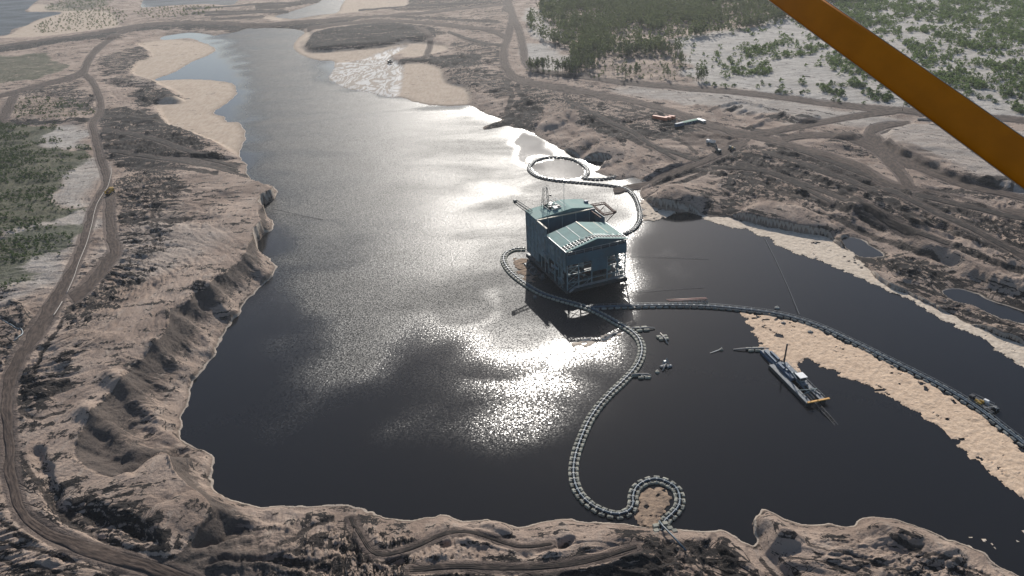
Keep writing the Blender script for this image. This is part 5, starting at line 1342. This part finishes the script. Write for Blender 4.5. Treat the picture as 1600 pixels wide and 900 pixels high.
    # poles
    for lab, px, py, h in (('timber power pole beside the upper right haul road junction', 1410, 173, 11.),):
        R = put('power_pole', lab, 'power pole', px, py, .2); MB().tube([(0,0,-.5), (0,0,h*.6), (0,0,h)], [.22, .18, .14], 8).build('pole', MT['wood'], R, True); MB().bar((-1.1,0,h-.6), (1.1,0,h-.6), .16).build('crossarm', MT['wood'], R)
    # pipelines laid along the left tracks
    def laid(label, pts, r, m):
        p = W(pts, None, 6, False); F = ground(p[:, 0], p[:, 1]); z = F['top']+r*.7
        tag(MB().tube([(a, b, c) for (a, b), c in zip(p, z)], r, 7).build('laid_pipe', MT[m], None, True), label, 'pipe')
    laid('pale pipe laid beside the left haul road below the dump truck', [(172,257),(173,268),(168,290),(158,305),(150,322),(144,345),(138,372),(129,395),(121,415),(114,435),(104,458)], .15, 'palepipe')
    laid('short pale pipe end lying in the left road junction', [(97,471),(91,482),(84,494)], .2, 'palepipe')
    laid('dark curved pipe lying at the left edge above the road', [(-4,497),(12,505),(30,514),(36,521),(31,529),(22,536)], .4, 'pipe')
    # low mooring landing of pale pontoons where the loop meets the bank
    x, y = map(float, at(1035, 829)); R = thing('landing_pontoon', 'pale landing blocks where the pipeline loop meets the near bank', 'landing', (x, y, 0), .2)
    for k, (a, b) in enumerate(((-2.6, -.6), (2.4, -.8), (-1.9, 1.6), (1.7, 1.7), (-3.4, -2.4), (3.4, -2.4))): MB().box((a, b, .9), (1.9, 1.7, 1.5), .2).build('block', MT['float'], R)
    MB().tube([(0, 3, 1.6), (0, 0, 2.2), (1., -6, 3.2), (2.2, -14, 4.2)], .34, 8).build('pipe', MT['pipe'], R, True)

def build_strut():
    def P(px, py, d):
        X, Y = px-800, 450-py; u, v = (X*CR+Y*SR)/FOC*d, (Y*CR-X*SR)/FOC*d
        return Vector((u, d*CP+v*SP, CAM_H-d*SP+v*CP))
    a, b = P(1020, -160, 3.75), P(1850, 434, 2.14)
    ax = (b-a).normalized(); mid = (a+b)/2; toc = (Vector((0, 0, CAM_H))-mid); toc = (toc-ax*toc.dot(ax)).normalized(); sd = ax.cross(toc).normalized()
    m = mat('orange_strut_paint', (.5,.17,.004), .6, spec=.2); q = NT(m)
    n = q.noise(q.pos(), 9., 4.); q.l.new(q.mix(q.step(n, .3, .7), (.60,.165,.001), (.70,.195,.002)), q.b.inputs['Base Color'])
    R = thing('aircraft_strut', 'orange wing strut of the aircraft crossing the upper right corner', 'aircraft strut', a)
    def section(hw, ht, off=0.):
        vs = []; N = 20
        for p in (a, b):
            for k in range(N):
                t = 2*math.pi*k/N; c, s = math.cos(t), math.sin(t)
                vs.append(p-a+sd*(hw*math.copysign(abs(c)**.8, c)+off)+toc*ht*math.copysign(abs(s)**.75, s))
        fs = [(k, (k+1) % N, N+(k+1) % N, N+k) for k in range(N)]+[tuple(range(N-1, -1, -1)), tuple(range(N, 2*N))]
        return MB().add(vs, fs)
    section(.0605, .02).build('strut_tube', m, R, True)
    pale = mat('strut_edge_pale', (.42,.36,.30), .6)  # thin pale line along each edge of the strut
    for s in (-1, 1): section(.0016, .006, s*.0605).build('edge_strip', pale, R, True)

# ---------------------------------------------------------------- vegetation
def leaf_crown(r, nclump, nleaf, h, w, leaf, base, flat=1.):
    """crown of loose leaf clumps; returns (k,4,3) quads"""
    out = []
    for c in range(nclump):
        t = r.random(); hz = base+(h-base)*t
        rad_ = w*(math.sin(math.pi*min(1, .25+.75*t)))*math.sqrt(r.random())
        an = r.uniform(0, 2*math.pi); cx, cy = rad_*math.cos(an), rad_*math.sin(an); cs = r.uniform(.45, 1.)*w*.42
        for k in range(nleaf):
            p = np.array([cx+r.gauss(0, cs*.5), cy+r.gauss(0, cs*.5), hz+r.gauss(0, cs*.45*flat)])
            u = np.array([r.gauss(0, 1), r.gauss(0, 1), r.gauss(0, .8)]); u /= np.linalg.norm(u)+1e-6
            v = np.cross(u, [r.gauss(0, 1), r.gauss(0, 1), r.gauss(0, 1)]); v /= np.linalg.norm(v)+1e-6
            s1, s2 = leaf*r.uniform(.6, 1.3), leaf*r.uniform(.4, .8)
            out.append([p-u*s1-v*s2*.3, p-v*s2, p+u*s1+v*s2*.2, p+v*s2])
    return np.array(out)

def leaf_mat(name, a, b):
    m = mat(name, a, .75, spec=.25); q = NT(m)
    g = q.node('ShaderNodeNewGeometry'); oi = q.node('ShaderNodeObjectInfo')
    n = q.noise(q.pos(), .12, 2.)
    f = q.math('ADD', q.math('MULTIPLY', g.outputs['Random Per Island'], .6), q.math('MULTIPLY', q.math('SUBTRACT', q.math('ADD', oi.outputs['Random'], n), .7), .7))
    c = q.mix(q.step(f, 0., .8), a, b); q.l.new(c, q.b.inputs['Base Color'])
    tr = q.node('ShaderNodeBsdfTranslucent'); q.l.new(c, tr.inputs[0]); mx = q.node('ShaderNodeMixShader'); mx.inputs[0].default_value = .42
    out = q.n['Material Output']; q.l.new(q.b.outputs[0], mx.inputs[1]); q.l.new(tr.outputs[0], mx.inputs[2]); q.l.new(mx.outputs[0], out.inputs[0])
    return m

def quads_mesh(name, Q, m):
    me = bpy.data.meshes.new(name); n = len(Q); me.vertices.add(n*4); me.vertices.foreach_set('co', Q.reshape(-1).astype(np.float32))
    me.loops.add(n*4); me.loops.foreach_set('vertex_index', np.arange(n*4, dtype=np.int32)); me.polygons.add(n); me.polygons.foreach_set('loop_start', np.arange(0, n*4, 4, dtype=np.int32))
    me.update(calc_edges=True); me.materials.append(m); return me

def scatter(polys, n, seed, mind=0.):
    g = np.random.default_rng(seed); P = [W(p, None, 3) for p in polys]
    lo = np.min([p.min(0) for p in P], 0); hi = np.max([p.max(0) for p in P], 0)
    x = g.uniform(lo[0], hi[0], n); y = g.uniform(lo[1], hi[1], n); k = np.zeros(n, bool)
    for p in P: k |= inside(x, y, p)
    return x[k], y[k]

def mass(name, label, cat, protos, x, y, z, smin, smax, m, seed):
    g = np.random.default_rng(seed); out = []
    for i in range(len(x)):
        Q = protos[g.integers(len(protos))]; a = g.uniform(0, 6.283); s = g.uniform(smin, smax)
        c, sn = math.cos(a)*s, math.sin(a)*s
        R = np.array([[c, -sn, 0], [sn, c, 0], [0, 0, s*g.uniform(.85, 1.2)]])
        out.append(Q @ R.T + np.array([x[i], y[i], z[i]]))
    o = bpy.data.objects.new(name, quads_mesh(name, np.concatenate(out), m)); COL.objects.link(o)
    tag(o, label, cat, None, 'stuff'); return o

FOREST = [FOREST0]
GAPS = [[(836,72),(878,80),(884,108),(842,108)], [(838,14),(858,40),(878,62),(850,62),(832,40)]]
SCRUB = [[(1240,40),(1300,10),(1420,-20),(1620,-40),(1760,60),(1760,190),(1600,178),(1540,170),(1500,150),(1450,110),(1400,60),(1330,45)],
         [(1280,78),(1340,84),(1400,120),(1390,140),(1330,116),(1290,100)], [(1320,126),(1350,122),(1385,140),(1396,158),(1370,156)],
         [(1200,140),(1250,130),(1262,146),(1215,146)], [(1275,130),(1300,132),(1332,150),(1300,148)], [(1150,70),(1190,75),(1230,60),(1290,60),(1285,80),(1200,95),(1150,92)],
         [(1130,95),(1190,92),(1200,116),(1150,116)]]

def build_trees():
    r = random.Random(21)
    dark = leaf_mat('gum_leaves', (.068,.09,.04), (.135,.16,.068)); scr = leaf_mat('scrub_leaves', (.055,.095,.034), (.15,.205,.065)); bark = mottled('pale_bark', (.24,.21,.18), .25, 1.2, .9)
    tall = []
    for k in range(7): tall.append(leaf_crown(r, 16, 11, r.uniform(13, 17), r.uniform(2.0, 2.9), .52, r.uniform(3.5, 6)))
    far = [leaf_crown(r, 9, 5, r.uniform(12, 17), r.uniform(2.0, 3.0), 1.05, r.uniform(3, 6)) for k in range(9)]
    low = [leaf_crown(r, 15, 16, r.uniform(2.8, 4.6), r.uniform(2.2, 3.5), .42, .5, .8) for k in range(6)]
    lowf = [leaf_crown(r, 8, 9, r.uniform(2.8, 5.0), r.uniform(2.2, 3.8), .65, .4, .8) for k in range(7)]
    # forest
    x, y = scatter(FOREST, 60000, 31)
    gap = np.zeros(len(x), bool)
    for p in GAPS: gap |= inside(x, y, W(p, None, 3))
    dens = vn(x, y, 60, 301)*.45 + vn(x, y, 20, 302)*.35 + vn(x, y*.3, 9, 303)*.2
    g = np.random.default_rng(5); keep = (g.random(len(x)) < sstep(.34, .64, dens)*.75) & (~gap | (g.random(len(x)) < .10))
    x, y = x[keep], y[keep]
    o = np.argsort(y); x, y = x[o], y[o]; n = min(len(x), 15000); x, y = x[:n], y[:n]
    z = ground(x, y)['top']
    crowns = [quads_mesh('crown', q, dark) for q in tall]; trunks = []
    for q in tall:
        h = q[..., 2].max(); t = MB().tube([(0,0,-.6), (.1,0,h*.35), (-.1,.15,h*.7), (.05,0,h*.94)], [.26, .2, .13, .05], 6)
        for k in range(5):
            a = r.uniform(0, 6.28); zz = h*r.uniform(.35, .7); L = r.uniform(1., 2.); t.tube([(0,0,zz), (L*.6*math.cos(a), L*.6*math.sin(a), zz+L*.5), (L*math.cos(a), L*math.sin(a), zz+L)], [.09, .06, .03], 5)
        me = bpy.data.meshes.new('trunk'); me.from_pydata(t.v, [], t.f); me.materials.append(bark); trunks.append(me)
    NT_ = 300
    for i in range(min(NT_, n)):
        R = thing('gum_tree', 'slender dark green gum tree along the near edge of the dense forest', 'tree', (x[i], y[i], z[i]), r.uniform(0, 6.28), 'gum trees on the near forest edge')
        s = r.uniform(.62, 1.15); R.scale = (s*r.uniform(.9, 1.25), s*r.uniform(.9, 1.25), s)
        k = r.randrange(len(tall))
        for nm, me in (('trunk', trunks[k]), ('crown', crowns[k])):
            c = bpy.data.objects.new(nm, me); COL.objects.link(c); c.parent = R
    mass('forest', 'dense dark gum forest stretching away behind the haul road', 'forest', far, x[NT_:], y[NT_:], z[NT_:], .6, 1.15, dark, 8)
    # scrub on the pale dunes
    x, y = scatter(SCRUB, 30000, 41)
    xo, yo = scatter([[(1080,70),(1140,52),(1260,20),(1450,-30),(1800,-60),(1800,200),(1500,172),(1300,158),(1180,142),(1100,132)]], 16000, 42)
    dens = vn(x, y, 34, 311)*.55 + vn(x, y, 12, 312)*.45; g = np.random.default_rng(6)
    k = g.random(len(x)) < sstep(.36, .56, dens)*.95; x, y = x[k], y[k]
    dens = vn(xo, yo, 50, 313)*.5+vn(xo, yo, 14, 314)*.5; k = g.random(len(xo)) < sstep(.42, .66, dens)*.7; x = np.r_[x, xo[k]]; y = np.r_[y, yo[k]]
    o = np.argsort(np.hypot(x, y)); x, y = x[o], y[o]; n = min(len(x), 11000); x, y = x[:n], y[:n]; z = ground(x, y)['top']
    fo = [quads_mesh('foliage', q, scr) for q in low]; stems = []
    for q in low:
        t = MB()
        for j in range(4):
            a = r.uniform(0, 6.28); h = q[..., 2].max()*.7; t.tube([(0,0,-.3), (.5*math.cos(a), .5*math.sin(a), h*.5), (1.1*math.cos(a), 1.1*math.sin(a), h)], [.1, .07, .03], 5)
        me = bpy.data.meshes.new('stem'); me.from_pydata(t.v, [], t.f); me.materials.append(bark); stems.append(me)
    for i in range(min(300, n)):
        R = thing('dune_shrub', 'rounded green shrub on the pale sand above the right haul road', 'shrub', (x[i], y[i], z[i]), r.uniform(0, 6.28), 'shrubs on the pale dunes')
        s = r.uniform(.6, 1.35); R.scale = (s, s, s*r.uniform(.8, 1.2)); kk = r.randrange(len(low))
        for nm, me in (('stem', stems[kk]), ('foliage', fo[kk])):
            c = bpy.data.objects.new(nm, me); COL.objects.link(c); c.parent = R
    mass('scrub', 'scattered green scrub covering the pale dunes at the upper right', 'scrub', lowf, x[300:], y[300:], z[300:], .55, 1.35, scr, 9)
    # heath on the left bank, planted rows on the top left
    tiny = [leaf_crown(r, 4, 6, r.uniform(.8, 1.8), r.uniform(.7, 1.2), .34, .1, .7) for k in range(8)]
    hm = leaf_mat('heath_leaves', (.048,.08,.028), (.125,.165,.058))
    x, y = [], []
    for p, v in VEG[:4]:
        gg = np.random.default_rng(int(p[0, 0]*7) % 1000+1); lo, hi = p.min(0), p.max(0); m_ = int(np.prod(np.minimum(hi-lo, 900))*.16); m_ = min(m_, 60000)
        a = gg.uniform(lo[0], hi[0], m_); b = gg.uniform(lo[1], hi[1], m_)
        kk = inside(a + (vn(a, b, 18, 320)-.5)*14, b + (vn(a, b, 18, 321)-.5)*14, p) & (a > -560)
        dn = vn(a, b, 26, 322)*.5 + vn(a*.4, b, 9, 323)*.5; kk &= gg.random(m_) < sstep(.30, .58, dn)*v
        x.append(a[kk]); y.append(b[kk])
    x = np.concatenate(x); y = np.concatenate(y); F = ground(x, y); kk = F['road'] < .2; x, y, z = x[kk], y[kk], F['top'][kk]
    g = np.random.default_rng(3); sel = g.permutation(len(x))[:15000]
    mass('heath', 'low dark green heath covering the ground left of the haul road', 'heath', tiny, x[sel], y[sel], z[sel], .7, 1.7, hm, 12)
    x, y = [], []
    for p, v in VEG[4:]:
        lo, hi = p.min(0), p.max(0); A, B = np.meshgrid(np.arange(lo[0], hi[0], 7.), np.arange(lo[1], hi[1], 16.)); a, b = A.ravel(), B.ravel()
        a = a+g.normal(0, 1.6, a.shape); b = b+g.normal(0, 1.6, b.shape); kk = inside(a, b, p) & (g.random(len(a)) < .7); x.append(a[kk]); y.append(b[kk])
    x = np.concatenate(x); y = np.concatenate(y); z = ground(x, y)['top']
    mass('planted_scrub', 'rows of small dark shrubs planted on the sand beyond the top left road', 'scrub', lowf, x, y, z, .35, .9, hm, 13)
# ---------------------------------------------------------------- light, sky, camera
def build_light():
    w = bpy.data.worlds.new('World'); SC.world = w; w.use_nodes = True
    nt = w.node_tree; sky = nt.nodes.new('ShaderNodeTexSky'); sky.sky_type = 'NISHITA'; sky.sun_disc = False
    sky.sun_elevation = SUN_EL; sky.sun_rotation = SUN_AZ; sky.dust_density = .9; sky.air_density = 1.0; sky.ozone_density = 2.
    nt.links.new(sky.outputs[0], nt.nodes['Background'].inputs[0]); nt.nodes['Background'].inputs[1].default_value = SKY_STR
    l = bpy.data.lights.new('sun', 'SUN'); l.energy = SUN_STR; l.angle = rad(.5); l.color = (1, .95, .88)
    o = bpy.data.objects.new('sun', l); COL.objects.link(o)
    d = Vector((math.sin(SUN_AZ)*math.cos(SUN_EL), math.cos(SUN_AZ)*math.cos(SUN_EL), math.sin(SUN_EL)))
    o.rotation_euler = d.to_track_quat('Z', 'Y').to_euler(); o.location = (0, 300, 500)

def build_camera():
    c = bpy.data.cameras.new('camera'); o = bpy.data.objects.new('camera', c); COL.objects.link(o)
    c.sensor_fit = 'HORIZONTAL'; c.angle = 2*math.atan(800/FOC); c.clip_start = .1; c.clip_end = 60000
    o.location = (0, 0, CAM_H); o.rotation_euler = (Matrix.Rotation(math.pi/2-PITCH, 3, 'X') @ Matrix.Rotation(-ROLL, 3, 'Z')).to_euler()
    SC.camera = o
    vs = SC.view_settings; vs.view_transform = 'Standard'; vs.look = 'None'; vs.gamma = 1; vs.use_curve_mapping = False; vs.exposure = EXPO
    SC.cycles.max_bounces = 6; SC.cycles.diffuse_bounces = 2; SC.cycles.glossy_bounces = 3; SC.cycles.transparent_max_bounces = 6
    SC.cycles.caustics_reflective = False; SC.cycles.caustics_refractive = False

def build_haze():
    m = bpy.data.materials.new('haze'); m.use_nodes = True; nt = m.node_tree
    nt.nodes.remove(nt.nodes['Principled BSDF']); v = nt.nodes.new('ShaderNodeVolumePrincipled')
    v.inputs['Color'].default_value = (.93, .96, 1, 1); v.inputs['Density'].default_value = HAZE; v.inputs['Anisotropy'].default_value = .35
    nt.links.new(v.outputs[0], nt.nodes['Material Output'].inputs['Volume'])
    o = MB().box((0, 16000, 102), (80000, 48000, 216)).build('haze', m); o['kind'] = 'stuff'; o['label'] = 'thin pale haze hanging over the whole site'
WAVE, WROUGH, WSPEC, HAZE = 2.2, .48, .34, .00005
QX, QY = 1.9, 1.25
SKY_STR, SUN_STR, EXPO = .09, 4.4, .3
make_mats()
build_light(); build_camera()
build_ground(); build_roads(); build_water()
build_plant(); build_pipelines(); build_dredge(); build_rafts(); build_cables(); build_foam()
build_site(); build_strut(); build_trees()
build_haze()
